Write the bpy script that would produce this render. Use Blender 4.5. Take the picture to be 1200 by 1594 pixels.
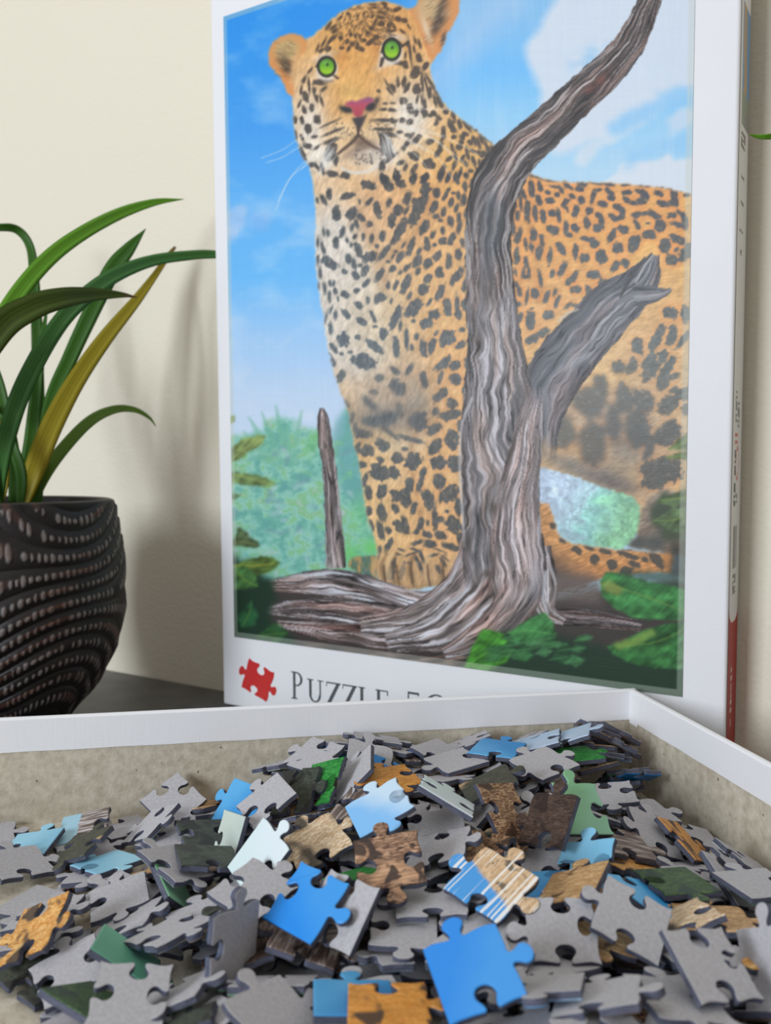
import bpy, bmesh, math, random
import numpy as np
from mathutils import Vector, Matrix

for o in list(bpy.data.objects): bpy.data.objects.remove(o, do_unlink=True)
SC = bpy.context.scene
COL = SC.collection
H_CAM = .13844

# ---------------------------------------------------------------- camera
cam_data = bpy.data.cameras.new('camera')
cam = bpy.data.objects.new('camera', cam_data); COL.objects.link(cam)
cam.matrix_world = Matrix.Translation((0, 0, H_CAM)) @ Matrix.Rotation(math.pi/2-.05228, 4, 'X') @ Matrix.Rotation(.00442, 4, 'Z')
cam_data.sensor_fit = 'VERTICAL'; cam_data.sensor_height = 36; cam_data.lens = 1368.897/1594*36
cam_data.clip_start = .01; cam_data.clip_end = 50
cam_data.dof.use_dof = True; cam_data.dof.focus_distance = .31; cam_data.dof.aperture_fstop = 16
SC.camera = cam

# ---------------------------------------------------------------- world, window light, exposure
SC.view_settings.view_transform = 'Standard'; SC.view_settings.look = 'None'
SC.view_settings.gamma = 1; SC.view_settings.use_curve_mapping = False
SC.view_settings.exposure = 0.0
world = bpy.data.worlds.new('room_light'); SC.world = world; world.use_nodes = True
world.node_tree.nodes['Background'].inputs[0].default_value = (1.0, .925, .85, 1)
world.node_tree.nodes['Background'].inputs[1].default_value = .39
def area(name, loc, target, sx, sy, power, color):
    l = bpy.data.lights.new(name, 'AREA'); l.shape = 'RECTANGLE'; l.size = sx; l.size_y = sy; l.energy = power; l.color = color
    o = bpy.data.objects.new(name, l); COL.objects.link(o); o.location = loc
    o.rotation_euler = (Vector(target)-Vector(loc)).to_track_quat('-Z', 'Y').to_euler(); return o
area('window_daylight', (-1.28, -.90, .58), (.05, .4, .12), .55, .7, 26, (.86, .93, 1.0))
area('ceiling_bounce_fill', (-.3, -.1, 2.2), (0, .35, .1), 1.6, 1.6, 8, (.94, .97, 1.0))  # unseen overhead fill, added in place of light bounced off the ceiling

# ---------------------------------------------------------------- helpers
def lin(c):
    return tuple((x/255/12.92 if x/255 <= .04045 else ((x/255+.055)/1.055)**2.4) for x in c)
class N:
    """small node-tree helper"""
    def __init__(s, name, rough=.6, spec=.3):
        s.m = bpy.data.materials.new(name); s.m.use_nodes = True; s.t = s.m.node_tree
        s.b = s.t.nodes['Principled BSDF']; s.b.inputs['Roughness'].default_value = rough
        s.b.inputs['Specular IOR Level'].default_value = spec
    def n(s, typ, **kw):
        q = s.t.nodes.new(typ)
        for k, v in kw.items():
            if k in q.inputs: q.inputs[k].default_value = v
            else: setattr(q, k, v)
        return q
    def l(s, a, b): s.t.links.new(a, b)
    def coord(s, scale=(1, 1, 1), rot=(0, 0, 0), kind='Object', loc=(0, 0, 0)):
        c = s.n('ShaderNodeTexCoord'); m = s.n('ShaderNodeMapping')
        m.inputs['Scale'].default_value = scale; m.inputs['Rotation'].default_value = rot; m.inputs['Location'].default_value = loc
        s.l(c.outputs[kind], m.inputs[0]); return m.outputs[0]
    def noise(s, vec, scale, detail=3, rough=.5, dist=0):
        q = s.n('ShaderNodeTexNoise'); q.inputs['Scale'].default_value = scale; q.inputs['Detail'].default_value = detail
        q.inputs['Roughness'].default_value = rough; q.inputs['Distortion'].default_value = dist
        s.l(vec, q.inputs['Vector']); return q.outputs['Fac']
    def ramp(s, fac, stops, interp='LINEAR'):
        q = s.n('ShaderNodeValToRGB'); q.color_ramp.interpolation = interp; e = q.color_ramp.elements
        while len(e) < len(stops): e.new(.5)
        for i, (p, c) in enumerate(stops):
            e[i].position = p; e[i].color = (*c, 1) if len(c) == 3 else c
        s.l(fac, q.inputs[0]); return q.outputs[0]
    def mixc(s, fac, a, b):
        q = s.n('ShaderNodeMix', data_type='RGBA')
        for v, i in ((fac, 0), (a, 6), (b, 7)):
            if hasattr(v, 'links') or hasattr(v, 'is_linked'): s.l(v, q.inputs[i])
            elif i == 0: q.inputs[0].default_value = v
            else: q.inputs[i].default_value = (*v, 1)
        return q.outputs[2]
    def base(s, c):
        if hasattr(c, 'is_linked'): s.l(c, s.b.inputs['Base Color'])
        else: s.b.inputs['Base Color'].default_value = (*c, 1)
    def bump(s, h, strength, dist):
        q = s.n('ShaderNodeBump'); q.inputs['Strength'].default_value = strength; q.inputs['Distance'].default_value = dist
        s.l(h, q.inputs['Height']); s.l(q.outputs[0], s.b.inputs['Normal'])
BW = [(0, (0, 0, 0)), (1, (1, 1, 1))]
def mesh_obj(name, verts, faces, mats, parent=None, smooth=False, fmat=None):
    me = bpy.data.meshes.new(name); me.from_pydata([tuple(v) for v in verts], [], faces)
    for m in (mats if isinstance(mats, (list, tuple)) else [mats]): me.materials.append(m)
    if fmat is not None: me.polygons.foreach_set('material_index', fmat)
    if smooth: me.polygons.foreach_set('use_smooth', [True]*len(me.polygons))
    me.update(); o = bpy.data.objects.new(name, me); COL.objects.link(o)
    if parent: o.parent = parent
    return o
def bm_obj(name, bm, mats, parent=None, smooth=False):
    me = bpy.data.meshes.new(name); bm.to_mesh(me); bm.free()
    for m in (mats if isinstance(mats, (list, tuple)) else [mats]): me.materials.append(m)
    if smooth: me.polygons.foreach_set('use_smooth', [True]*len(me.polygons))
    o = bpy.data.objects.new(name, me); COL.objects.link(o)
    if parent: o.parent = parent
    return o
def box(lo, hi, bev=0, seg=2):
    bm = bmesh.new(); bmesh.ops.create_cube(bm, size=1)
    for v in bm.verts: v.co = Vector([(lo[i]+hi[i])/2+v.co[i]*(hi[i]-lo[i]) for i in range(3)])
    if bev: bmesh.ops.bevel(bm, geom=bm.edges[:], offset=bev, segments=seg, affect='EDGES', profile=.6)
    return bm
def empty(name, mat=None, label=None, cat=None, group=None):
    o = bpy.data.objects.new(name, None); COL.objects.link(o); o.empty_display_size = .02
    if mat is not None: o.matrix_world = mat
    return tag(o, label, cat, group)
def tag(o, label=None, cat=None, group=None, kind=None):
    for k, v in (('label', label), ('category', cat), ('group', group), ('kind', kind)):
        if v: o[k] = v
    return o

# ---------------------------------------------------------------- materials of the setting
m = N('wall_paint', .85, .2); v = m.coord()
m.base(m.mixc(m.noise(v, 3, 2), lin((232, 226, 209)), lin((227, 220, 202))))
m.bump(m.noise(v, 330, 3, .55), .28, .0012); M_WALL = m.m
m = N('dark_tabletop', .45, .4); v = m.coord((1, 1, 1))
m.base(m.ramp(m.noise(v, 60, 5), [(.3, lin((72, 71, 69))), (.7, lin((94, 93, 91)))])); m.bump(m.noise(v, 400, 2), .1, .0003); M_TABLE = m.m
m = N('floor_boards', .6); m.base(lin((120, 100, 80))); M_FLOOR = m.m
m = N('white_wrap_paper', .55, .35); v = m.coord()
m.base(m.mixc(m.noise(v, 25, 3), lin((235, 235, 238)), lin((229, 230, 235))))
wx = m.noise(m.coord((1800, 1800, 60)), 1, 2); wz = m.noise(m.coord((60, 60, 1800)), 1, 2)
ad = m.n('ShaderNodeMath', operation='ADD'); m.l(wx, ad.inputs[0]); m.l(wz, ad.inputs[1])
m.bump(ad.outputs[0], .18, .0003); M_PAPER = m.m
m = N('grey_chipboard', .9, .15); v = m.coord()
c = m.ramp(m.noise(v, 240, 4, .6), [(.3, lin((172, 163, 146))), (.55, lin((195, 187, 170))), (.75, lin((209, 202, 188)))])
sp = m.ramp(m.noise(v, 420, 2), [(.70, (0, 0, 0)), (.74, (1, 1, 1))]); c = m.mixc(sp, c, lin((110, 92, 78)))
st = m.ramp(m.noise(v, 26, 2), [(.70, (0, 0, 0)), (.82, (.5, .5, .5))]); c = m.mixc(st, c, lin((150, 112, 80)))
m.base(c); m.bump(m.noise(v, 700, 3, .6), .35, .0006); M_CHIP = m.m

# ---------------------------------------------------------------- the setting
WA = .546                                                            # the wall runs away to the left
wu = Vector((math.cos(WA), -math.sin(WA), 0)); wn = Vector((-math.sin(WA), -math.cos(WA), 0)); W0 = Vector((.00326, .4738, 0))
WM = Matrix((( wu.x, -wn.x, 0, W0.x), (wu.y, -wn.y, 0, W0.y), (0, 0, 1, 0), (0, 0, 0, 1)))   # x along the wall, y into it
w = bm_obj('wall_back', box((-1.6, 0, -.74), (1.3, .1, 1.7)), M_WALL); w.matrix_world = WM; tag(w, kind='structure')
f = bm_obj('floor', box((-1.6, -1.7, -.76), (1.3, .0, -.74)), M_FLOOR); f.matrix_world = WM; tag(f, kind='structure')
t = empty('table', WM, 'dark grey tabletop pushed against the cream wall, under the tray and plant', 'table')
bm_obj('tabletop', box((-.75, -.78, -.03), (.8, -.0005, 0), .002), M_TABLE, t)
for lx in (-.7, .75):
    for ly in (-.74, -.05): bm_obj('leg', box((lx-.025, ly-.025, -.74), (lx+.025, ly+.025, -.03), .003), M_TABLE, t)

# ---------------------------------------------------------------- the printed picture (painted with numpy, no files)
ST = 1.2
OX, OY, PW, PH = 334, -290, 637, 1164
def hsh(i, j, k):
    n = (i*374761393 + j*668265263 + k*1442695041) & 0xffffffff
    n = ((n ^ (n >> 13))*1274126177) & 0xffffffff
    return ((n ^ (n >> 16)) & 0xffff)/65535.0
def vn(x, y, k=0):
    xi = np.floor(x).astype(np.int64); yi = np.floor(y).astype(np.int64)
    fx = x-xi; fy = y-yi; fx = fx*fx*(3-2*fx); fy = fy*fy*(3-2*fy)
    a = hsh(xi, yi, k); b = hsh(xi+1, yi, k); c = hsh(xi, yi+1, k); d = hsh(xi+1, yi+1, k)
    return (a*(1-fx)+b*fx)*(1-fy)+(c*(1-fx)+d*fx)*fy
def fbm(x, y, k=0, o=4):
    s = 0; w = 0.5; t = 0
    for q in range(o):
        s = s+w*vn(x*2**q, y*2**q, k+17*q); t += w; w *= .5
    return s/t
def blur(m, r):
    r = max(1, int(r/ST+.5))
    for ax in (0, 1):
        for _ in range(2):
            p = np.pad(m, [(r+1, r) if i == ax else (0, 0) for i in range(m.ndim)], mode='edge')
            c = np.cumsum(p, axis=ax, dtype=np.float32)
            n = m.shape[ax]
            hi = np.take(c, np.arange(2*r+1, 2*r+1+n), axis=ax); lo = np.take(c, np.arange(0, n), axis=ax)
            m = (hi-lo)/(2*r+1)
    return m
YY, XX = np.mgrid[0:PH, 0:PW].astype(np.float32)
XX = XX*ST+OX; YY = YY*ST+OY
IMG = np.zeros((PH, PW, 3), np.float32)
def c3(c): return np.array(c, np.float32)/255
def mix(c, m):
    if not isinstance(c, np.ndarray): c = c3(c)
    IMG[:] = IMG*(1-m[..., None])+c*m[..., None]
def pmask(pts, soft=1, rough=0, k=3, scale=6):
    p = np.array(pts, np.float32)
    m = np.zeros((PH, PW), bool)
    x, y = XX, YY
    x0 = max(int((p[:, 0].min()-OX-14)/ST), 0); x1 = min(int((p[:, 0].max()-OX+14)/ST), PW)
    y0 = max(int((p[:, 1].min()-OY-14)/ST), 0); y1 = min(int((p[:, 1].max()-OY+14)/ST), PH)
    if x1 <= x0 or y1 <= y0: return m.astype(np.float32)
    xs = x[y0:y1, x0:x1]; ys = y[y0:y1, x0:x1]
    if rough:
        xs = xs+rough*(2*fbm(xs/scale, ys/scale, k, 2)-1); ys = ys+rough*(2*fbm(xs/scale+9, ys/scale, k+5, 2)-1)
    q = np.zeros(xs.shape, bool)
    for i in range(len(p)):
        (xa, ya), (xb, yb) = p[i], p[(i+1) % len(p)]
        if ya == yb: continue
        q ^= ((ya > ys) != (yb > ys)) & (xs < (xb-xa)*(ys-ya)/(yb-ya)+xa)
    out = np.zeros((PH, PW), np.float32); out[y0:y1, x0:x1] = q
    if soft:
        a0 = max(y0-30, 0); a1 = y1+30; b0 = max(x0-30, 0); b1 = x1+30
        out[a0:a1, b0:b1] = blur(out[a0:a1, b0:b1], soft)
    return out
def spline(pts, n=10):
    p = np.array(pts, float)
    if len(p) < 3: return p
    P = np.vstack([2*p[0]-p[1], p, 2*p[-1]-p[-2]]); o = []
    for i in range(1, len(P)-2):
        for t in np.linspace(0, 1, n, endpoint=False):
            a, b, c, d = P[i-1:i+3]
            o.append(.5*((2*b)+(c-a)*t+(2*a-5*b+4*c-d)*t*t+(3*b-a-3*c+d)*t**3))
    o.append(p[-1]); return np.array(o)
def near(pts):
    """distance to a polyline, arc position and signed side for the cells near it; pts (x, y, half width)"""
    p = spline(pts)
    wmax = p[:, 2].max()+6
    x0 = max(int((p[:, 0].min()-OX-wmax)/ST), 0); x1 = min(int((p[:, 0].max()-OX+wmax)/ST)+1, PW)
    y0 = max(int((p[:, 1].min()-OY-wmax)/ST), 0); y1 = min(int((p[:, 1].max()-OY+wmax)/ST)+1, PH)
    if x1 <= x0 or y1 <= y0: return None
    xs = XX[y0:y1, x0:x1]; ys = YY[y0:y1, x0:x1]
    bd = np.full(xs.shape, 1e9, np.float32); bt = np.zeros_like(bd); bs = np.zeros_like(bd); bw = np.ones_like(bd)
    L = 0
    for i in range(len(p)-1):
        d = p[i+1, :2]-p[i, :2]; l = np.hypot(*d)
        if l < 1e-6: continue
        d = d/l; rx = xs-p[i, 0]; ry = ys-p[i, 1]
        t = np.clip(rx*d[0]+ry*d[1], 0, l)
        dx = rx-t*d[0]; dy = ry-t*d[1]; dd = np.hypot(dx, dy)
        w = p[i, 2]+(p[i+1, 2]-p[i, 2])*t/l
        k = dd/np.maximum(w, .3) < bd/np.maximum(bw, .3)
        s = np.sign(d[0]*ry-d[1]*rx)*dd
        bd = np.where(k, dd, bd); bt = np.where(k, L+t, bt); bs = np.where(k, s, bs); bw = np.where(k, w, bw)
        L += l
    return (slice(y0, y1), slice(x0, x1)), bd, bt, bs, bw
def stroke(pts, c, a=1., soft=1.):
    r = near([(q[0], q[1], q[2] if len(q) > 2 else .7) for q in pts])
    if r is None: return
    sl, d, t, s, w = r
    m = a*np.clip((w-d)/max(soft, ST)+.5, 0, 1)
    IMG[sl] = IMG[sl]*(1-m[..., None])+c3(c)*m[..., None]
SPOT = np.zeros((PH, PW), np.float32)
def spots(ox, oy, sc, lst, grow=1.2):
    for n, (X, Y, L, Wd, A) in enumerate(lst):
        cx, cy = ox+X/sc, oy+Y/sc; a = math.radians(A)
        L2, W2 = max(L/sc*grow, .9), max(Wd/sc*grow, .8); R = int((max(L2, W2)*1.5+4)/ST)
        x0 = int((cx-OX)/ST)-R; y0 = int((cy-OY)/ST)-R
        if x0 < 0 or y0 < 0 or x0+2*R > PW or y0+2*R > PH:
            x0 = max(x0, 0); y0 = max(y0, 0)
        sl = (slice(y0, min(y0+2*R, PH)), slice(x0, min(x0+2*R, PW)))
        dx = XX[sl]-cx; dy = YY[sl]-cy
        if dx.size == 0: continue
        wob = 1+.26*(2*vn(XX[sl]/5, YY[sl]/5, 40)-1)+.10*(2*vn(XX[sl]/2, YY[sl]/2, 41)-1)
        u = (dx*math.cos(a)+dy*math.sin(a))/L2; v = (-dx*math.sin(a)+dy*math.cos(a))/W2
        q = (np.abs(u)**2.3+np.abs(v)**2.3)**(1/2.3)
        m = np.clip((wob-q)*min(L2, W2)/2.2+.55, 0, 1)
        SPOT[sl] = np.maximum(SPOT[sl], m)
def gauss(cx, cy, rx, ry, a=0):
    a = math.radians(a); dx = XX-cx; dy = YY-cy
    u = (dx*math.cos(a)+dy*math.sin(a))/rx; v = (-dx*math.sin(a)+dy*math.cos(a))/ry
    return np.exp(-(u*u+v*v))
def field(stops, pos):
    """colour ramp over an array"""
    xs = [s[0] for s in stops]
    return np.stack([np.interp(pos, xs, [s[1][i]/255 for s in stops]) for i in range(3)], -1).astype(np.float32)

# sky
left = field([(-290, (30, 140, 232)), (40, (44, 150, 236)), (200, (72, 163, 242)), (330, (104, 184, 248)), (430, (112, 192, 252)), (520, (164, 208, 250)), (620, (200, 221, 246))], YY)
rightc = field([(-290, (120, 180, 236)), (20, (140, 196, 240)), (110, (118, 194, 250)), (180, (150, 208, 247)), (270, (182, 219, 244))], YY)
w = np.clip((XX-600)/110, 0, 1)[..., None]
IMG[:] = left*(1-w)+rightc*w
mix((176, 206, 240), .55*np.clip(1-np.abs((XX-760)-(YY-30)*-.9)/60, 0, 1)*(XX > 660)*(YY < 160))
n1 = fbm(XX/60, YY/36, 5); n2 = fbm(XX/17, YY/11, 6)
for pts, col, a, so in [([(812, 75), (845, 40), (880, -20), (900, -290), (1100, -290), (1100, 128), (1040, 165), (985, 190), (940, 215), (880, 240), (850, 235), (838, 160), (835, 115), (816, 102)], (216, 225, 238), .95, 9),
                        ([(1035, 185), (1080, 160), (1080, 205), (1040, 215)], (206, 222, 240), .8, 6),
                        ([(890, 245), (945, 205), (1000, 178), (1000, 192), (950, 222), (905, 258)], (214, 226, 238), .8, 6),
                        ([(940, 280), (970, 262), (1010, 245), (1035, 243), (1090, 252), (1090, 310), (940, 300)], (218, 227, 238), .97, 3),
                        ([(352, 330), (372, 320), (384, 345), (372, 368), (352, 372)], (160, 198, 242), .8, 5),
                        ([(386, 340), (412, 322), (432, 345), (410, 366), (392, 362)], (150, 192, 242), .5, 8)]:
    m = pmask(pts, so, 12, 8, 18); mix(col, a*np.clip(m*1.25-.5*(1-n2)*(1-m), 0, 1))
mix((132, 196, 244), .75*pmask([(885, 88), (960, 70), (985, 95), (940, 120), (890, 112)], 8, 10, 11, 14)*np.clip(n2*1.6-.3, 0, 1))
mix((150, 205, 246), .9*pmask([(945, 200), (1000, 160), (1075, 128), (1085, 145), (1030, 178), (960, 212)], 5, 10, 12, 12))
mix((150, 205, 246), .75*pmask([(960, 265), (985, 238), (1040, 216), (1085, 205), (1085, 245), (1030, 238)], 6, 8, 13, 12))
mix((226, 233, 242), .35*np.clip(fbm(XX/9, YY/70, 15)-.45, 0, 1)*(XX > 640)*(YY < 300))
mix((235, 240, 248), .3*np.clip((n1-.5)*3, 0, 1)*(XX < 600))

# hazy jungle behind
gx = fbm(XX/26, YY/20, 21); gy = fbm(XX/9+gx*3, YY/13, 22); gz = fbm(XX/5+gx*4, YY/4, 23)
jun = field([(0, (104, 160, 168)), (.32, (112, 178, 164)), (.45, (134, 196, 180)), (.55, (152, 206, 192)), (.68, (134, 194, 142)), (.82, (172, 200, 190)), (1, (186, 214, 208))], np.clip((gx*.55+gy*.3+gz*.2-.5)*1.6+.48, 0, 1))
low = np.clip((YY-800)/120, 0, 1)[..., None]*np.clip((470-XX)/60, 0, 1)[..., None]
jun = jun*(1-.35*low)+c3((96, 168, 172))*.35*low
m = pmask([(340, 690), (395, 668), (440, 650), (470, 668), (505, 660), (520, 690), (535, 650), (546, 632), (600, 640), (600, 930), (340, 940)], 4, 14, 24, 14)
mix(jun, m)
mix((108, 170, 172), .75*pmask([(517, 668), (528, 648), (545, 632), (560, 690), (570, 800), (530, 760)], 5, 4, 25))
mix((118, 190, 120), .55*pmask([(470, 700), (486, 672), (506, 662), (500, 690), (480, 720)], 4, 4, 26))
for x0, y0, x1, y1, wd in [(455, 725, 430, 632, 6), (445, 720, 408, 642, 5), (440, 722, 388, 650, 6), (430, 720, 380, 672, 5), (462, 720, 470, 640, 5), (455, 720, 448, 660, 6), (440, 730, 372, 690, 5)]:
    stroke([(x0, y0, wd*.6), ((x0+x1)/2-3, (y0+y1)/2, wd), (x1, y1, 1.2)], (122, 186, 160), .6, 5)
for q in range(90):
    x = 362+hsh(np.int64(q), np.int64(3), 7)*200; y = 690+hsh(np.int64(q), np.int64(5), 8)*190; a = hsh(np.int64(q), np.int64(9), 9)*6.28
    col = [(164, 214, 202), (106, 172, 160), (136, 200, 150), (180, 206, 214), (120, 160, 170)][q % 5]
    l = 6+12*hsh(np.int64(q), np.int64(2), 3)
    stroke([(x, y, 1.5), (x+l*math.cos(a), y+l*.5*math.sin(a)-2, 4), (x+2*l*math.cos(a), y+l*math.sin(a), 1.2)], col, .5, 4)
mix((112, 204, 112), .8*(gauss(545, 862, 16, 16)+gauss(578, 852, 14, 16)+.5*gauss(560, 800, 14, 30)).clip(0, 1))
# the light gap under the belly
IMG2 = field([(0, (196, 214, 236)), (.45, (182, 216, 226)), (.6, (158, 212, 206)), (1, (146, 198, 160))], np.clip((XX-850)/130+.35*(gx-.5)+.25*(YY-790)/60, 0, 1)+.25*(gy-.5))
GAP = pmask([(833, 726), (862, 732), (905, 745), (940, 760), (985, 772), (997, 790), (998, 812), (985, 842), (965, 856), (930, 852), (885, 846), (872, 836), (862, 806), (850, 786), (838, 780), (832, 760)], 1, 3, 31, 4)
# the leopard
IMG2 = IMG2*(.80+.4*gy[..., None])*(.84+.32*gz[..., None])+c3((30, 60, 30))*(np.clip(gx-.5, 0, 1)*np.clip((XX-880)/40, 0, 1))[..., None]
BODY = pmask([(448, 143), (456, 152), (457, 190), (461, 216), (468, 238), (481, 258), (486, 276), (489, 300), (492, 330), (491, 370), (492, 420), (496, 450), (503, 490), (509, 530), (514, 553), (521, 585), (531, 610), (541, 635), (546, 660), (551, 690), (558, 712), (563, 742), (567, 780), (573, 810), (585, 842), (588, 862), (583, 885), (590, 902), (612, 914), (640, 918), (682, 912), (706, 893), (712, 870), (730, 860), (860, 860), (860, 790), (1090, 860), (1090, 306), (1040, 294), (1000, 289), (930, 285), (890, 284), (860, 282), (838, 277), (820, 268), (790, 250), (776, 232), (762, 220), (744, 206), (724, 189), (704, 174), (690, 160), (680, 142), (672, 120), (669, 104), (690, 70), (692, 52), (700, 10), (640, 16), (625, 9), (600, 2), (575, 3), (550, 10), (530, 20), (510, 36), (492, 52), (478, 62), (460, 90), (446, 120)], 1, 2.2, 33, 3)
fur = np.zeros_like(IMG); fur[:] = c3((238, 186, 124))
def tint(c, m):
    fur[:] = fur*(1-m[..., None])+c3(c)*m[..., None]
tint((236, 168, 84), .9*np.clip(gauss(560, 60, 90, 60)+gauss(545, 130, 40, 50), 0, 1))
tint((232, 160, 80), .7*gauss(620, 40, 60, 50))
tint((240, 178, 92), .8*gauss(710, 270, 90, 90))
tint((238, 196, 132), .5*gauss(690, 430, 70, 90))
tint((234, 176, 128), .55*gauss(590, 330, 60, 60))
tint((226, 216, 204), .97*np.clip(gauss(512, 370, 46, 75)+1.3*gauss(540, 475, 62, 85)+.9*gauss(565, 550, 60, 60), 0, 1))
tint((238, 224, 206), .95*np.clip(1.1*gauss(484, 200, 30, 62)+1.1*gauss(640, 182, 34, 50)+gauss(588, 246, 38, 24)+.8*gauss(505, 252, 26, 22), 0, 1))
tint((226, 196, 152), .6*gauss(600, 500, 60, 70))
tint((196, 174, 152), .85*np.clip(gauss(590, 620, 70, 42)+gauss(640, 600, 40, 60)*.6, 0, 1))
tint((118, 122, 128), .72*np.clip(gauss(600, 655, 62, 26)+gauss(655, 650, 22, 45), 0, 1))
tint((228, 214, 190), .8*np.clip(gauss(630, 695, 40, 22)+gauss(600, 745, 50, 18)*.6, 0, 1))
tint((242, 196, 136), .8*np.clip(gauss(590, 790, 40, 90)+gauss(690, 760, 55, 130), 0, 1))
tint((168, 136, 104), .7*gauss(650, 890, 70, 22))
tint((246, 184, 96), .85*np.clip((XX-780)/40, 0, 1)*np.clip((480-YY)/110, 0, 1))
tint((206, 190, 172), .85*np.clip(gauss(930, 640, 110, 55)+gauss(1000, 560, 60, 50)*.4, 0, 1))
tint((234, 200, 142), .7*gauss(960, 580, 60, 24))
tint((126, 128, 132), .75*np.clip(gauss(985, 690, 60, 55)+gauss(900, 728, 75, 18, 18), 0, 1))
tint((116, 110, 110), .8*np.clip(gauss(960, 755, 55, 14, 14), 0, 1))
tint((232, 202, 160), .9*gauss(1050, 640, 24, 70, 20))
tint((214, 176, 140), .8*gauss(1020, 770, 26, 60, 25))
# face modelling of the painted animal
tint((246, 196, 112), .7*gauss(545, 150, 22, 32))
tint((214, 138, 66), .6*np.clip(gauss(535, 85, 10, 24, 10)+gauss(588, 78, 10, 30, -20)+gauss(520, 175, 20, 30)*.5, 0, 1))
tint((240, 206, 160), .85*np.clip(gauss(530, 206, 24, 18)+gauss(586, 206, 26, 16), 0, 1))
tint((196, 172, 150), .8*np.clip(gauss(562, 243, 26, 14), 0, 1))
tint((232, 214, 200), .75*np.clip(gauss(588, 234, 28, 12)+gauss(505, 122, 16, 6, 10)+gauss(505, 88, 18, 6, -20)+gauss(606, 98, 20, 5, -25)+gauss(618, 58, 18, 6, 10)+gauss(594, 90, 5, 14, 15), 0, 1))
tint((120, 96, 84), .55*np.clip(gauss(560, 232, 26, 6, -28)+gauss(575, 226, 24, 6, 24), 0, 1))
# shoulder and neck folds
for pts, wd in [([(560, 330), (590, 400), (600, 450)], 14), ([(820, 330), (835, 400), (840, 470)], 8), ([(672, 300), (650, 360), (610, 400)], 14), ([(655, 800), (640, 720), (650, 660)], 8)]:
    r = near([(a, b, wd) for a, b in pts])
    if r:
        sl, d, t, s, w = r; mm = .3*np.clip(1-d/w, 0, 1)[..., None]; fur[sl] = fur[sl]*(1-mm)+c3((150, 100, 66))*mm
fur_l = fur.mean(-1, keepdims=True); fur = fur*.86+fur_l*.14
warp = 6*fbm(XX/30, YY/30, 50)
st = fbm((XX+YY*.35+warp)/3.2, (YY-XX*.2)/9, 51, 3); st2 = fbm((XX*.8-YY*.5)/8, (YY+XX*.4)/2.8, 52, 3)
hd = np.clip((YY-240)/60, 0, 1); wgt = np.clip((XX-740)/40, 0, 1)
tex = st*(1-wgt)+st2*wgt
fur *= (1+.26*(tex-.5)+.16*(fbm(XX/14, YY/14, 53)-.5))[..., None]
mix(fur, BODY)
# spots
spots(480, 270, 6, [(560,110,60,35,10),(195,190,45,25,90),(150,255,50,20,60),(265,380,65,30,85),(410,375,50,35,-50),(495,415,40,25,40),(370,210,60,25,-20),(480,265,20,12,80),(570,270,40,18,-45),(650,340,75,30,75),(755,280,40,20,-75),(715,60,50,35,60),(755,120,40,40,0),(830,30,50,25,80),(865,95,45,35,20),(980,55,40,28,-60),(1085,50,45,30,-50),(925,230,60,30,-65),(995,260,22,22,0),(840,345,45,35,-70),(920,350,35,15,-60),(780,445,60,32,-75),(1095,150,50,40,-60),(1040,310,120,45,-60),(990,420,70,40,-60),(860,530,100,38,-60),(800,620,45,18,-60),(715,735,85,22,-52),(580,475,28,24,0),(595,605,38,22,-85),(695,585,40,28,-70),(645,680,18,18,0),(575,780,55,42,-35),(470,720,65,28,70),(375,805,40,25,80),(425,840,45,20,80),(485,860,18,14,0),(515,595,28,14,90),(440,590,25,16,-60),(320,545,45,22,-75),(260,650,42,22,85),(185,555,30,16,80),(145,545,35,10,80),(365,625,25,12,80),(400,670,20,10,80),(455,480,40,18,70),(410,510,35,15,-70),(140,700,60,15,75),(205,840,75,40,40),(90,810,40,14,90),(90,640,40,10,90),(85,255,25,12,80),(1085,505,65,32,-62),(960,690,75,25,-68),(855,785,48,25,-58),(1020,825,55,30,-60),(1115,845,40,34,-60),(1110,650,50,25,75),(1110,700,25,22,0),(1035,730,30,15,-60),(790,780,25,10,-60),(925,880,35,18,-50),(795,885,30,22,-50),(1165,570,35,20,-60),(1180,320,60,22,-65),(1190,400,25,16,0),(820,730,15,10,0),(890,670,25,10,-60),(750,825,18,12,0),(540,890,30,15,0)])
spots(640, 270, 6, [(240,190,45,28,80),(205,315,55,20,-65),(325,200,60,18,-62),(400,185,22,12,0),(440,205,32,18,85),(375,270,38,22,-75),(425,325,32,18,-75),(305,355,40,22,-70),(240,400,28,20,-30),(275,440,18,14,0),(370,450,40,26,80),(450,415,45,18,90),(450,510,45,20,-75),(515,370,45,18,-80),(495,250,50,24,-75),(505,125,40,20,80),(575,85,50,20,-65),(425,60,40,18,70),(345,45,35,18,-60),(280,30,45,22,-70),(515,20,25,15,80),(295,530,30,20,80),(385,605,55,25,-65),(295,630,32,28,0),(245,770,45,28,-50),(355,820,65,22,90),(445,755,45,26,90),(480,645,32,18,80),(220,670,18,15,0),(75,730,22,15,-50),(160,845,42,28,-60),(60,820,45,28,-60),(270,890,28,18,0),(455,15,25,12,-70),
 (1125,140,70,24,85),(1045,190,50,20,65),(1025,270,60,16,85),(1085,360,90,24,88),(1160,375,60,20,85),(970,300,25,18,30),(935,410,45,22,85),(995,400,40,20,85),(955,520,50,18,88),(1005,585,65,25,-75),(1145,575,50,26,85),(1070,660,50,14,80),(1125,690,35,16,80),(990,765,65,22,88),(1075,830,50,22,80),(1190,740,50,25,85),(1185,245,35,20,90)])
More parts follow.
